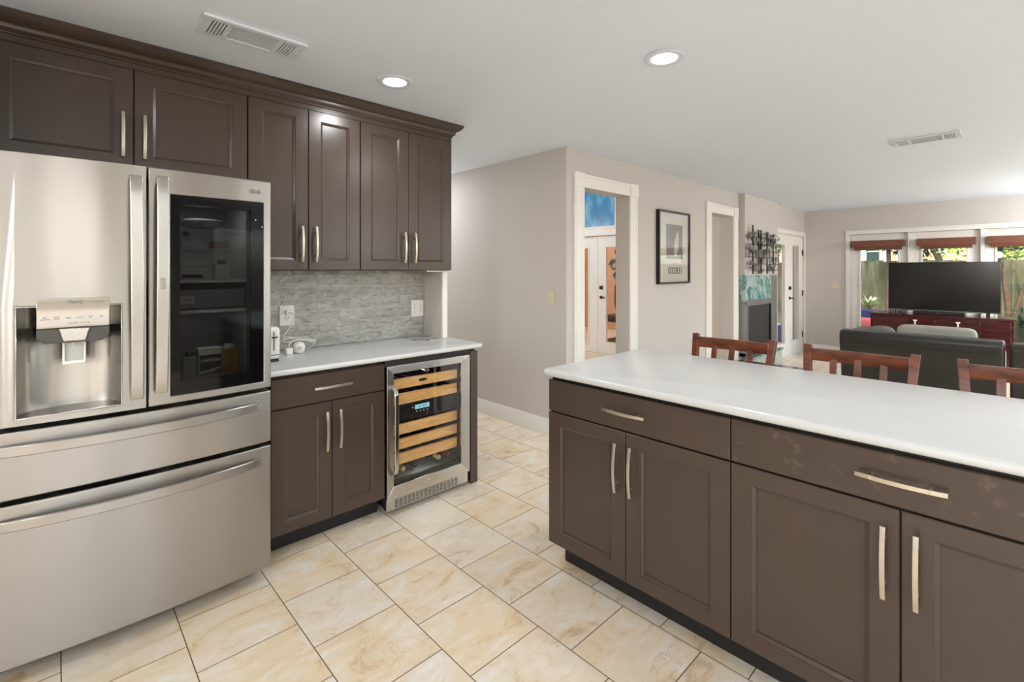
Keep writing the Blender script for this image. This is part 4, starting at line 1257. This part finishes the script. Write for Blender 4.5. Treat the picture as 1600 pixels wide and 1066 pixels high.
# ================================================================== COUNTER ITEMS
CT = .9252
t = thing('toaster', 'white two-slot toaster with black lever slots beside the refrigerator', 'toaster', (.79, 2.73, CT))
mk('body', MB().box(.745, .874, 2.70, 2.98, CT + .014, CT + .185), M_whitep, t, .02, 4)
mk('base', MB().box(.75, .869, 2.71, 2.97, CT, CT + .013), M_black, t, .003)
mk('lever_slot', MB().box(.838, .842, 2.698, 2.702, CT + .06, CT + .16), M_slot, t)
mk('lever', MB().box(.828, .856, 2.686, 2.699, CT + .128, CT + .134), M_black, t, .001)
mk('seam', MB().box(.752, .868, 2.6985, 2.7005, CT + .036, CT + .039), M_slot, t)
mk('slot', MB().box(.79, .81, 2.74, 2.94, CT + .184, CT + .187), M_slot, t)
mk('slot', MB().box(.82, .84, 2.74, 2.94, CT + .184, CT + .187), M_slot, t)

t = thing('wall_outlet', 'white duplex outlet with a cord plugged in, on the grey tile', 'outlet', (1.028, 3.07, 1.135))
mk('cover_plate', MB().box(.985, 1.071, 3.064, 3.0715, 1.073, 1.197), M_whitep, t, .002)
mk('receptacle', MB().lathe([(.001, 3.0625), (.017, 3.0625), (.018, 3.0645)], (1.028, 0, 1.118), 24, 'y').add([], []), M_whitep, t)
mk('pin_slots', MB().box(1.020, 1.0225, 3.0612, 3.063, 1.117, 1.127).box(1.0335, 1.036, 3.0612, 3.063, 1.117, 1.127).box(1.0262, 1.0300, 3.0612, 3.063, 1.106, 1.111), M_slot, t)
t = thing('switch_plate', 'white double outlet plate on the grey tile near the counter end', 'switch', (1.96, 3.07, 1.13))
mk('cover_plate', MB().box(1.900, 2.004, 3.064, 3.0715, 1.070, 1.190), M_whitep, t, .002)
for x in (1.927, 1.975):
    mk('toggle', MB().box(x - .005, x + .005, 3.055, 3.064, 1.122, 1.138), M_whitep, t, .001)
    mk('screw', MB().cyl((x, 3.0632, 1.155), (x, 3.064, 1.155), .003).cyl((x, 3.0632, 1.105), (x, 3.064, 1.105), .003), M_softink, t)

# small gadget, adapter and cords
t = thing('indoor_camera', 'small round white gadget with a ring, on the counter under the outlet', 'gadget', (1.04, 2.90, CT))
mk('body', MB().lathe([(.001, CT), (.020, CT + .0005), (.029, CT + .010), (.034, CT + .030), (.032, CT + .048), (.024, CT + .060), (.010, CT + .066), (.001, CT + .067)], (1.04, 2.90, 0), 28), M_whitep, t, smooth=80)
ringp = [(1.036 + .0085 * math.cos(a), 2.867, CT + .034 + .0085 * math.sin(a)) for a in [2 * PI * i / 20 for i in range(21)]]
mk('ring', MB().tube(ringp, .0013, 6), M_dgray, t)
t = thing('power_adapter', 'white cube power adapter beside the round gadget', 'plug', (.985, 2.895, CT))
o = mk('body', MB().box(.963, .999, 2.875, 2.915, CT + .0005, CT + .036), M_whitep, t, .004)
def cordpts(ctrl, n=14):
    out = []
    P = [Vector(p) for p in ctrl]; P = [P[0]] + P + [P[-1]]
    for i in range(1, len(P) - 2):
        for k in range(n):
            u = k / n
            out.append(.5 * ((2 * P[i]) + (-P[i - 1] + P[i + 1]) * u + (2 * P[i - 1] - 5 * P[i] + 4 * P[i + 1] - P[i + 2]) * u * u + (-P[i - 1] + 3 * P[i] - 3 * P[i + 1] + P[i + 2]) * u ** 3))
    out.append(P[-2]); return out
t = thing('charging_cord', 'bundled white charging cord lying over the adapter and round gadget', 'cord', (1.03, 2.95, CT))
cc = [(.985, 2.90, CT + .039), (.99, 2.91, CT + .06), (1.06, 2.945, CT + .074), (1.15, 2.98, CT + .055), (1.15, 2.985, CT + .047), (1.06, 2.95, CT + .071), (.99, 2.95, CT + .062),
      (.975, 2.96, CT + .075), (1.04, 2.97, CT + .086), (1.16, 2.985, CT + .060), (1.155, 2.99, CT + .050), (1.03, 2.965, CT + .080), (.975, 2.965, CT + .083), (1.0, 2.975, CT + .092),
      (1.11, 2.985, CT + .07), (1.17, 3.0, CT + .055), (1.16, 3.005, CT + .02), (1.12, 3.0, CT + .003)]
mk('cable', MB().tube(cordpts(cc, 8), .0024, 8), M_whitep, t, smooth=80)
t = thing('plugged_cable', 'white cord running from the tile outlet down behind the toaster', 'cord', (.97, 3.03, 1.0))
mk('plug', MB().box(1.014, 1.042, 3.040, 3.0618, 1.142, 1.168), M_whitep, t, .005)
mk('cable', MB().tube(cordpts([(1.028, 3.04, 1.155), (1.045, 3.02, 1.150), (1.052, 3.01, 1.125), (1.03, 3.005, 1.08), (.97, 3.0, .99), (.925, 2.99, .94), (.90, 2.98, CT + .003)], 8), .003, 8), M_whitep, t, smooth=80)

def mag_mat():
    m = bpy.data.materials.new('printed_cover'); m.use_nodes = True; nt = m.node_tree; p = nt.nodes['Principled BSDF']; L = nt.links.new
    tc = node(nt, 'ShaderNodeTexCoord'); n = node(nt, 'ShaderNodeTexNoise'); n.inputs['Scale'].default_value = 17; n.inputs['Detail'].default_value = 3; n.inputs['Distortion'].default_value = 1.
    L(tc.outputs['Object'], n.inputs['Vector']); r = node(nt, 'ShaderNodeValToRGB'); e = r.color_ramp.elements
    e[0].position = .46; e[0].color = srgb(120, 118, 116); e[1].position = .52; e[1].color = srgb(206, 204, 200)
    L(n.outputs['Fac'], r.inputs[0]); L(r.outputs[0], p.inputs['Base Color']); p.inputs['Roughness'].default_value = .3
    return m
t = thing('placemat', 'grey and white patterned sheet lying at the far corner of the counter', 'paper', (1.9, 2.94, CT))
mk('sheet', MB().prism([(1.80, 2.875), (1.845, 2.80), (2.02, 2.80), (2.005, 2.815), (2.005, 3.04), (1.83, 3.04)], 'z', CT + .0002, CT + .0022), mag_mat(), t)

# ================================================================== WALL ITEMS
t = thing('light_switch', 'almond light switch on the wall left of the nearer doorway', 'switch', (XH, 2.745, 1.175))
mk('cover_plate', MB().box(XH - .006, XH - .0002, 2.709, 2.779, 1.117, 1.233), M_almond, t, .002)
mk('toggle', MB().box(XH - .016, XH - .006, 2.739, 2.749, 1.166, 1.184), M_almond, t, .001)
t = thing('light_switch', 'almond double light switch on the far wall beside the windows', 'switch', (XF, 2.12, 1.175))
mk('cover_plate', MB().box(XF - .007, XF - .0002, 2.062, 2.182, 1.117, 1.233), M_almond, t, .002)
for y in (2.10, 2.145): mk('toggle', MB().box(XF - .018, XF - .007, y - .005, y + .005, 1.165, 1.185), M_almond, t, .001)

# framed print
t = thing('framed_print', 'tall black-framed print with grey feather image, hanging between the two doorways', 'picture', (4.84, YR, 1.65))
fx0, fx1, fz0, fz1 = 4.508, 5.186, 1.268, 2.044
fm = MB().cells([fx0, fx0 + .02, fx1 - .02, fx1], [fz0, fz0 + .02, fz1 - .02, fz1], lambda i, j: (i, j) == (1, 1), lambda x: 2.535, lambda x: YR - .001)
mk('frame', fm, M_black, t, .0015)
mk('mat_board', MB().box(fx0 + .019, fx1 - .019, 2.556, 2.562, fz0 + .019, fz1 - .019), M_paper, t)
mk('image', MB().box(4.685, 5.037, 2.5545, 2.556, 1.535, 1.903), mat('grey_photo_print', srgb(118, 117, 114), .6, var=.25, vscale=7), t)
ft = MB(); nfe = 14; L_, R_ = [], []
for i in range(nfe + 1):
    s = i / nfe; z = 1.56 + .28 * s; cx = 4.875 + .05 * s; w = .045 * math.sin(PI * min(1, s * .9 + .1)) ** .7
    L_.append((cx - w, z)); R_.append((cx + w, z))
ft.prism(L_ + R_[::-1], 'y', 2.553, 2.5545)
mk('feather', ft, mat('feather_print', srgb(205, 203, 198), .6, var=.25, vscale=30), t)
text('lettering', '032831', .105, (4.88, 2.5550, 1.405), FRONT_Y, M_ink, t)
mk('glass', MB().box(fx0 + .018, fx1 - .018, 2.541, 2.544, fz0 + .018, fz1 - .018), G_pic, t)

# metal wall sculpture over the fireplace
t = thing('metal_wall_sculpture', 'dark metal wall sculpture of rods and small plates above the fireplace', 'wall art', (7.2, BY, 1.7))
rods = MB()
sy = BY - .05
for x, z1_ in ((6.80, 2.02), (7.02, 1.97), (7.10, 1.97), (7.33, 1.95), (7.58, 1.93)): rods.box(x - .012, x + .012, sy - .006, sy + .006, 1.362, z1_)
for z_ in (1.42, 1.50, 1.59, 1.68, 1.77, 1.86, 1.92): rods.cyl((6.70 + random.uniform(-.04, .05), sy, z_), (7.85 + random.uniform(-.15, .05), sy, z_), .004, n=6)
for x, z_ in ((6.80, 1.9), (7.58, 1.9), (6.80, 1.45), (7.58, 1.45)): rods.cyl((x, sy, z_), (x, BY, z_), .006, n=8)
mk('rods', rods, M_blackm, t)
for k in range(76):
    x = random.uniform(6.66, 7.72) if k > 8 else (6.68, 7.80, 7.86, 7.84, 6.69, 7.74, 6.7, 7.78, 6.68)[k]
    z_ = random.uniform(1.40, 1.94) if k > 8 else (1.87, 1.88, 1.69, 1.50, 1.62, 1.55, 1.45, 1.43, 1.75)[k]
    w = random.uniform(.018, .042); h = random.uniform(.02, .05); dy = random.choice((-.014, -.008, .010, .016))
    if z_ + h > 1.98: z_ = 1.90
    mk('plate', MB().box(x - w, x + w, sy + dy - .002, sy + dy + .002, z_ - h * .8, z_ + h * .8), M_zinc, t, .0008)

# fireplace
t = thing('fireplace', 'fireplace with teal glass tile face, grey hood band and dark screen', 'fireplace', (7.1, BY, 0))
mk('surround', MB().box(BX0 - .001, BX1 - .056, BY - .0, YR - .002, .262, .30).box(BX0 - .001, BX0 + .02, BY, YR - .002, .262, .989), M_mirror, t)
mk('tile_face', MB().box(BX0 - .012, 7.60, BY - .012, YR - .004, .99, 1.344), M_tealtile, t, .002)
mk('side_panel', MB().box(7.602, BX1 - .056, BY - .012, BY + .03, .30, 1.344), M_mirror, t, .002)
mk('side_panel', MB().box(BX0, BX0 + .09, BY - .014, BY + .03, .30, .989), M_mirror, t, .002)
mk('hood', MB().box(BX0 + .0, 7.60, BY - .035, BY + .02, .935, 1.01).box(BX0 + .0, 7.60, BY - .042, BY - .03, .965, .985), mat('hood_grey_metal', srgb(150, 149, 144), .35, metal=.6), t, .003)
mk('firebox', MB().box(BX0 + .09, 7.60, BY + .0, BY + .06, .30, .94), M_firebox, t)
mk('frame', MB().box(7.575, 7.60, BY - .02, BY + .01, .26, .94).box(BX0 + .09, 7.6, BY - .02, BY + .01, .262, .30), M_black, t, .002)
t2 = thing('hearth', 'low hearth slab with pale green mosaic top in front of the fireplace', 'hearth', (7.2, BY - .2, 0))
mk('base', MB().box(BX0 - .0, BX1 - .06, 2.42, BY - .001, .001, .235), mat('pale_mosaic', srgb(176, 184, 174), .4, var=.3, vscale=20), t2, .003)
mk('top', MB().box(BX0 - .02, BX1 - .05, 2.40, BY - .044, .236, .262), M_tealtile, t2, .003)

# ================================================================== LIVING ROOM FURNITURE
t = thing('sofa', 'charcoal leather sofa seen from behind, nearest the hall side', 'sofa', (6.4, .68, 0))
SX = 6.0
def sofa_back(x0, y0, y1, zt):
    v = MB()
    prof = [(x0 + .10, .12), (x0 + .06, .45), (x0 + .0, .68), (x0 + .005, zt - .03), (x0 + .04, zt), (x0 + .20, zt + .0), (x0 + .25, zt - .05), (x0 + .25, .12)]
    v.prism(prof, 'y', y0, y1); return v
mk('backrest', sofa_back(SX, .075, 1.30, .785), M_leather, t, .025, 4)
mk('seam', MB().box(SX + .004, SX + .012, .66, .665, .4, .66).box(SX - .001, SX + .01, .09, 1.29, .664, .668), M_black, t)
mk('armrest', MB().box(SX + .15, 6.92, 1.13, 1.30, .12, .755), M_leather, t, .035, 4)
mk('seat', MB().box(SX + .25, 6.90, .10, 1.13, .12, .43), M_leather, t, .04, 4)
mk('armrest', MB().box(SX + .25, 6.92, .075, .22, .12, .62), M_leather, t, .035, 4)
for x, y in ((6.15, .15), (6.15, 1.22), (6.82, .15), (6.82, 1.22)): mk('foot', MB().box(x - .03, x + .03, y - .03, y + .03, 0, .12), M_black, t)
t = thing('sofa', 'charcoal leather seat unit cut by the right edge of the picture', 'sofa', (6.3, -.5, 0))
mk('backrest', sofa_back(SX - .02, -1.3, .045, .775), M_leather, t, .025, 4)
mk('seat', MB().box(SX + .24, 6.90, -1.27, .03, .12, .43), M_leather, t, .04, 4)
for x, y in ((6.15, -.03), (6.15, -1.22), (6.82, -.03), (6.82, -1.22)): mk('foot', MB().box(x - .03, x + .03, y - .03, y + .03, 0, .12), M_black, t)
t = thing('cushion', 'long pale grey-green cushion on the sofa, in front of the console', 'cushion', (6.4, .55, .45))
mk('body', MB().soft(6.26, 6.42, .26, .86, .431, .855, e=9, n=12), M_greyfab, t, smooth=80)
pip = [(6.34, .27 + .58 * (i / 20), .858 - .0) for i in range(21)]
t = thing('cushion', 'grey striped pillow at the left end of the sofa', 'cushion', (6.45, .98, .43))
mk('body', MB().soft(6.27, 6.50, .865, 1.125, .431, .82, e=3, n=8), mat('grey_striped_satin', srgb(110, 107, 103), .35, bump=.4, bscale=9, var=.3, vscale=14, stretch=(1, 4, 1)), t, smooth=80)

# tv console and tv
t = thing('tv_console', 'dark mahogany console cabinet under the television', 'cabinet', (8.95, .76, 0))
mk('body', MB().box(8.76, 9.18, .025, 1.50, .06, .765), M_mahog, t, .003)
mk('top', MB().box(8.74, 9.20, .01, 1.515, .766, .792), M_mahog, t, .004)
mk('plinth', MB().box(8.78, 9.16, .045, 1.48, .001, .059), M_mahog, t)
for a, b, k in ((.055, .32, 0), (.33, .765, .546), (.775, 1.21, .988), (1.22, 1.47, 0)):
    d = mk('drawer', MB().box(8.744, 8.76, a, b, .56, .755), M_mahog, t, .003)
    if k: mk('knob', MB().box(8.712, 8.724, k - .022, k + .022, .705, .722).box(8.724, 8.744, k - .007, k + .007, .685, .715).box(8.716, 8.726, k - .008, k + .008, .655, .71), M_whitep, d, .003)
    mk('door', MB().box(8.744, 8.76, a, b, .08, .55), M_mahog, t, .003)
t = thing('television', 'large black flat television standing on the mahogany console before the windows', 'television', (8.95, .73, .792))
mk('case', MB().box(8.905, 8.945, .147, 1.311, .845, 1.527), M_black, t, .004)
mk('screen', MB().box(8.902, 8.906, .156, 1.302, .86, 1.519), M_tvs, t)
mk('bezel', MB().box(8.900, 8.906, .147, 1.311, .838, .852), M_chrome, t)
for y in (.33, 1.12):
    mk('leg', MB().cyl((8.925, y, .85), (8.84, y + .02, .8005), .008).cyl((8.925, y, .85), (9.02, y + .02, .8005), .008), M_black, t)
t = thing('soundbar', 'black soundbar on the console under the television', 'speaker', (8.83, .75, .792))
sbm = mk('body', MB().box(8.79, 8.86, .48, 1.02, .7925, .842), M_black, t, .008)
mk('badge', MB().box(8.7885, 8.7905, .735, .765, .815, .822), M_emblem, sbm)
t = thing('small_speaker', 'small black upright box at the left of the soundbar', 'speaker', (8.83, 1.12, .792))
mk('body', MB().box(8.80, 8.85, 1.10, 1.15, .7925, .86), M_black, t, .006)
mk('mesh_front', MB().box(8.798, 8.8005, 1.106, 1.144, .80, .852), M_dgray, t)
t = thing('photo_card', 'small leaning dark card on the right of the console', 'card', (8.85, .26, .792))
mk('card', MB().prism([(8.84, .7925), (8.87, .86), (8.875, .86), (8.845, .7925)], 'y', .245, .285), M_black, t)
mk('stand', MB().box(8.86, 8.88, .26, .27, .7925, .83), M_black, t)
for k in range(6):
    y = 1.32 - k * .031
    m = (M_bookb, M_bookw)[k % 2]
    b = thing('book', ('blue', 'pale')[k % 2] + ' thin book left of the television, %s from the left' % ('first', 'second', 'third', 'fourth', 'fifth', 'last')[k], 'book', (9.1, y, .792), group='books behind the television')
    hh = (.10, .095, .10, .09, .085, .085)[k]
    mk('cover', MB().box(9.04, 9.15, y - .012, y + .012, .7925, .7925 + hh), m, b, .002)
    mk('pages', MB().box(9.0385, 9.148, y - .009, y + .009, .796, .7925 + hh - .003), M_paper, b)

# side table corner
t = thing('side_table', 'dark glass-topped low table just visible behind the island, left of the middle stool', 'table', (4.75, 1.6, 0))
mk('top', MB().box(4.45, 4.98, 1.33, 1.95, .50, .515), mat('dark_glass_top', srgb(40, 44, 44), .06, spec=.6), t, .003)
mk('rim', MB().box(4.44, 4.99, 1.315, 1.33, .485, .52), M_bookb, t, .004)
for x in (4.49, 4.94):
    for y in (1.37, 1.91): mk('leg', MB().cyl((x, y, 0), (x, y, .50), .014), M_blackm, t)

# roman shades
for k, (ya, yb) in enumerate(((1.882, 1.197), (1.053, .405), (.297, -.40))):
    t = thing('roman_shade', ('rust-brown gathered shade on the leftmost far window', 'rust-brown gathered shade on the window behind the television', 'rust-brown gathered shade on the rightmost far window')[k], 'window shade',
              (XF, (ya + yb) / 2, 1.8), group='window shades')
    mk('valance', MB().box(XF - .085, XF + .025, yb, ya, 1.785, 1.89), M_shade, t, .003)
    for z0, z1, d in ((1.755, 1.80, .035), (1.738, 1.775, .02)):
        mk('fold', MB().box(XF - d - .03, XF + .02, yb + .04, ya - .04, z0, z1), M_shade, t, .004)

# ================================================================== BAR STOOLS
def stool():
    # local frame: sitter faces -x; back plane at x=+.20 ; built around seat centre
    t = thing('bar_stool', '', 'stool', (0, 0, 0), 0, 'wooden bar stools at the island', local=True)
    W = .205
    zs = .64
    def post(sgn):
        pts = []
        for i in range(9):
            s = i / 8; z = zs - .02 + (1.022 - zs + .02) * s
            pts.append((.175 + .015 * s + .055 * s * s, sgn * (W - .006 + .020 * s ** 1.5), z))
        return MB().sweep(pts, .036, .030, (1, 0, 0))
    for sg in (-1, 1):
        mk('back_post', post(sg), M_redwood, t, .003)
        mk('leg', MB().sweep([(.20, sg * (W + .01), .001), (.185, sg * W, .33), (.175, sg * (W - .006), zs - .02)], .036, .034, (1, 0, 0)), M_redwood, t, .003)
        mk('leg', MB().sweep([(-.19, sg * (W + .01), .001), (-.17, sg * (W - .01), zs - .02)], .034, .034, (1, 0, 0)), M_redwood, t, .003)
    def rail(z, h, n=8, x_at=None):
        pts = []
        s = (z - zs + .02) / (1.022 - zs + .02)
        xb = .175 + .015 * s + .055 * s * s; w = W - .006 + .020 * s ** 1.5 - .014
        for i in range(n + 1):
            q = -1 + 2 * i / n; pts.append((xb + .012 * (1 - q * q), q * w, z))
        return MB().sweep(pts, .020, h, (0, 0, 1))
    mk('top_rail', rail(.975, .062), M_redwood, t, .004)
    mk('lower_rail', rail(.845, .035), M_redwood, t, .003)
    for y in (-.098, 0, .098):
        pts = []
        for i in range(5):
            z = .845 + .13 * i / 4; s = (z - zs + .02) / (1.022 - zs + .02)
            pts.append((.175 + .015 * s + .055 * s * s + .010, y * (1 + .05 * s), z))
        mk('slat', MB().sweep(pts, .030, .012, (1, 0, 0)), M_redwood, t, .002)
    mk('seat', MB().soft(-.21, .20, -.225, .225, zs, zs + .055, e=7, n=8), mat('stool_seat_pad', srgb(40, 30, 26), .4), t, smooth=80)
    mk('apron', MB().box(-.18, .18, -.20, .20, zs - .05, zs), M_redwood, t, .003)
    for z, sg in ((.22, -1), (.28, 1)): mk('footrest', MB().box(sg * .18 - .01, sg * .18 + .01, -.20, .20, z, z + .03), M_redwood, t, .003)
    for sg in (-1, 1): mk('stretcher', MB().box(-.18, .18, sg * .205 - .01, sg * .205 + .01, .32, .345), M_redwood, t, .003)
    return t


s0 = stool()
SXs = 2.86 - .235
for k, (y, lb) in enumerate(((1.145, 'cherry wood bar stool in front of the fireplace, first of the three along the island'),
                             (.540, 'cherry wood bar stool in the middle of the three, before the sofa corner'),
                             (-.055, 'cherry wood bar stool cut by the right edge of the picture'))):
    o = s0 if k == 0 else copy_tree(s0)
    o.location = (SXs, y, 0); o['label'] = lb

# ================================================================== DEN SEEN THROUGH THE GLASS DOORS
t = thing('butterfly_wall_art', 'teal looping wall ornament on the peach wall of the den', 'wall art', (9.69, 6.3, 1.6))
def curl(cx, cz, r, X):
    return [(X, cx + r * (1 - .03 * i) * math.cos(i * .5), cz + r * (1 - .03 * i) * math.sin(i * .5)) for i in range(22)]
for cx, cz, r in ((6.45, 1.82, .16), (6.62, 1.55, .14), (6.38, 1.45, .12), (6.55, 1.28, .1)):
    mk('loop', MB().tube(curl(cx, cz, r, 9.675), .018, 8), M_teal, t, smooth=80)
t = thing('armchair', 'black high-backed chair in the den behind the glass door', 'chair', (8.3, 5.55, 0))
mk('backrest', MB().soft(8.5, 8.65, 5.25, 5.85, .5, 1.22, e=4), M_black, t, smooth=80)
mk('seat', MB().soft(7.95, 8.55, 5.25, 5.85, .38, .52, e=5), M_black, t, smooth=80)
mk('stem', MB().cyl((8.28, 5.55, .06), (8.28, 5.55, .42), .03), M_blackm, t)
mk('base', MB().cyl((8.28, 5.55, 0.001), (8.28, 5.55, .05), .28, .1, 24), M_blackm, t)

# ================================================================== GARDEN
struct('ground_lawn', MB().box(9.70, 30, -14, 12, -.16, -.12), M_grass)
struct('ground_patio', MB().box(9.70, 11.0, -5, 3.6, -.12, -.06), M_patio)
t = thing('garden_fence', 'weathered board fence with shade in its darkened colour closing the garden', 'fence', (13.2, 0, -.12))
fb_ = MB(); y = -9.0
while y < 9:
    h = 1.62 + random.uniform(-.015, .015); fb_.box(13.2, 13.22, y, y + .1395, -.12, h); y += .1415
mk('boards', fb_, M_fence, t)
for yy in (-8, -5.6, -3.2, -.8, 1.3, 3.9, 6.3, 8.6): mk('post', MB().box(13.225, 13.32, yy, yy + .09, -.12, 1.66), M_fence, t)
mk('rail', MB().box(13.221, 13.26, -9, 9, 1.35, 1.44), M_fence, t); mk('rail', MB().box(13.221, 13.26, -9, 9, .15, .24), M_fence, t)
struct('ground_bed', MB().box(12.1, 13.2, -9, 9, -.12, -.07), M_soil)

t = thing('neighbouring_house', 'tan house with white columns and grid window behind the fence', 'house', (20, 2, -.12))
mk('wall', MB().box(19, 26, -1.5, 9, -.12, 3.2), M_house, t)
mk('roof', MB().prism([(-2.3, 3.2), (9.8, 3.2), (3.8, 5.8)], 'x', 18.2, 27), M_roof, t)
for y in (3.35, 2.72, 1.5): mk('column', MB().cyl((18.3, y, -.12), (18.3, y, 3.2), .11), M_trim, t)
w = mk('window', MB().box(18.93, 18.99, 2.95, 4.4, 1.4, 2.7), M_trim, t)
mk('pane', MB().box(18.91, 18.93, 3.02, 4.33, 1.47, 2.63), mat('teal_window_glass', srgb(58, 72, 70), .6, spec=.2), w)
mk('muntins', MB().box(18.88, 18.905, 3.62, 3.66, 1.47, 2.63).box(18.88, 18.905, 3.02, 4.33, 2.0, 2.04), M_trim, w)
w = mk('window', MB().box(18.93, 18.99, 2.0, 2.6, 1.4, 2.7), M_trim, t)
mk('pane', MB().box(18.91, 18.93, 2.05, 2.55, 1.47, 2.63), MATS['teal_window_glass'], w)


def tree(label, x, y, trunk, crowns, ml, n, size, group='garden trees'):
    t = thing('tree', label, 'tree', (x, y, -.12), group=group)
    m = MB()
    for pts, r0, r1 in trunk:
        k = len(pts); P = cordpts([(x + a, y + b, c) for a, b, c in pts], 5)
        rr = [r0 + (r1 - r0) * i / (len(P) - 1) for i in range(len(P))]; m.tube(P, rr, 10)
    mk('trunk', m, M_brown, t, smooth=80)
    f = MB()
    for (a, b, c, ra, rb, rc) in crowns: f.leaves((x + a, y + b, c), (ra, rb, rc), n, size)
    mk('foliage', f, ml, t, smooth=0)
    return t


tree('forked brown tree before the fence in the rightmost far window', 12.3, .10, [([(0, 0, -.12), (0, .0, .55), (.05, .06, 1.2), (0, .12, 2.0), (0, .0, 3.2)], .05, .03),
     ([(0, 0, .45), (-.05, -.10, .8), (.1, -.28, 1.5), (.1, -.5, 2.4)], .035, .02)], [(0, -.2, 2.35, .9, 1.0, .5), (0, .15, 1.95, .5, .55, .2), (0, -.5, 1.2, .2, .25, .3)], M_leafd, 600, .10)
tree('slim tree with pale trunk in the leftmost far window', 12.3, 1.80, [([(0, 0, -.12), (0, .02, .7), (.03, .0, 1.4), (0, .04, 2.4)], .06, .035)],
     [(0, -.05, 2.2, .6, .6, .4), (.2, -.4, 2.0, .4, .5, .35)], M_leafd, 700, .10)
tree('bright yellow-green tree beyond the fence behind the television', 14.6, 1.0, [([(0, .0, -.12), (0, .1, 1.2), (0, .5, 2.4)], .10, .05)],
     [(0, -.2, 2.3, .8, .75, .7), (0, -.75, 1.9, .4, .5, .4), (0, .5, 2.6, .7, .5, .5)], M_leafb, 700, .12)
tree('dark tree beyond the fence at the right', 15.5, -1.8, [([(0, 0, -.12), (0, .1, 1.2), (0, .2, 2.6)], .12, .05)],
     [(0, 0, 2.6, 1.0, 1.3, 1.0), (0, 1.0, 3.0, .8, .8, .6)], M_leaf, 800, .14)
tree('dark shrubby tree seen through the side french doors', 12.2, 3.95, [([(0, 0, -.12), (0, .05, .8), (.05, -.02, 1.6), (0, .1, 2.8)], .13, .09)],
     [(-.1, .0, 2.25, .7, .6, .5), (0, .2, 2.8, .9, .9, .5)], M_leaf, 600, .12)


tree('leafy tree behind the fence at the left of the far windows', 16.2, 3.0, [([(0, 0, -.12), (0, .1, 1.2), (0, .0, 2.4)], .08, .04)], [(0, -.1, 2.35, .6, .35, .45), (0, .6, 2.6, .6, .4, .4)], M_leafd, 350, .11)


def spiky(label, x, y, z, n, L, m, name='garden_plant'):
    t = thing(name, label, 'plant', (x, y, z))
    f = MB()
    for k in range(n):
        a = random.uniform(0, 2 * PI); tl = random.uniform(.25, .95); l = L * random.uniform(.6, 1.1)
        d = Vector((math.cos(a) * tl, math.sin(a) * tl, 1 - tl * .35)).normalized(); s = d.cross(Vector((0, 0, 1))).normalized() * .016
        p = Vector((x, y, z)); q = p + d * l * .6; e = p + d * l + Vector((0, 0, -l * .18))
        f.add([p - s, p + s, q + s * 1.3, q - s * 1.3, e], [(0, 1, 2, 3), (3, 2, 4)])
    mk('leaves', f, m, t, smooth=0)
    return t


spiky('pale spiky plant by the fence in the leftmost far window', 12.55, 2.95, -.07, 60, .30, M_leafw)
spiky('pale strappy plant growing in the indigo planter, nearer the television', 11.35, 1.96, .668, 45, .36, M_leafw)
spiky('pale strappy plant growing in the indigo planter, farther from the television', 11.35, 2.36, .668, 45, .36, M_leafw)
spiky('pale spiky plant at the foot of the forked tree', 11.8, -.15, -.07, 60, .35, M_leafw)
spiky('broad-leaved plant in front of the side french doors', 11.9, 3.5, -.12, 60, .40, M_leafw)
spiky('low green plant right of the forked tree', 11.85, -.75, -.07, 50, .4, M_leafd)
for k, (x, y, z, r, lb) in enumerate(((12.80, 2.60, .25, .25, 'round dark shrub against the fence at the far left'), (12.75, -1.6, .3, .4, 'round dark shrub against the fence at the far right'),
                                      (12.75, 3.40, .30, .28, 'leafy shrub beneath the tree of the side doors'), (12.87, -.3, .5, .28, 'dark bushy shrub right of the forked tree by the fence'))):
    t = thing('shrub', lb, 'shrub', (x, y, -.07), group='garden shrubs')
    mk('foliage', MB().leaves((x, y, z), (r, r, r * .85), 500, .10), M_leafd if k != 2 else M_leaf, t, smooth=0)
    mk('stem', MB().cyl((x, y, -.07), (x, y, z), .02), M_brown, t)
# planter, blue chair, gnome
t = thing('planter_box', 'dark indigo planter box outside the leftmost far window', 'planter', (11.3, 2.1, -.12))
mk('box', MB().box(11.2, 11.5, 1.75, 2.6, -.119, .66), M_indigo, t, .01)
mk('soil', MB().box(11.23, 11.47, 1.78, 2.57, .655, .668), M_soil, t)
t = thing('outdoor_cushion', 'coral cushion standing against the indigo planter', 'cushion', (11.1, 1.98, -.06))
mk('body', MB().soft(11.02, 11.19, 1.80, 2.2, -.1195, .52, e=4), M_pink, t, smooth=80)
t = thing('garden_chair', 'blue slatted garden chair outside behind the television', 'chair', (10.6, 1.42, -.06))
for k in range(5):
    y = 1.22 + k * .085
    mk('back_slat', MB().sweep([(10.75, y, .30), (10.86, y, .62), (10.93, y + (k - 2) * .012, .94 - .018 * (k - 2) ** 2)], .06, .014, (1, 0, 0)), M_blue, t, .003)
mk('seat', MB().box(10.35, 10.80, 1.18, 1.60, .28, .31), M_blue, t, .004)
for x in (10.38, 10.76):
    for y in (1.17, 1.61): mk('leg', MB().box(x - .025, x + .025, y - .02, y + .02, -.059, .50), M_blue, t, .003)
for y in (1.14, 1.64): mk('armrest', MB().box(10.33, 10.84, y - .05, y + .05, .501, .525), M_blue, t, .004)
t = thing('garden_ornament', 'small yellow cone ornament on the bed by the fence', 'ornament', (11.5, .12, -.07))
mk('body', MB().lathe([(.07, -.07), (.075, .0), (.05, .12), (.012, .26), (.001, .28)], (11.5, .12, 0), 20), M_reed, t, smooth=60)
t = thing('flower_pot', 'blue glazed pot outside the side french doors', 'pot', (10.9, 3.42, -.12))
mk('body', MB().lathe([(.12, -.12), (.18, .1), (.20, .28), (.17, .30), (.15, .26)], (10.9, 3.42, 0), 24), M_indigo, t, smooth=60)
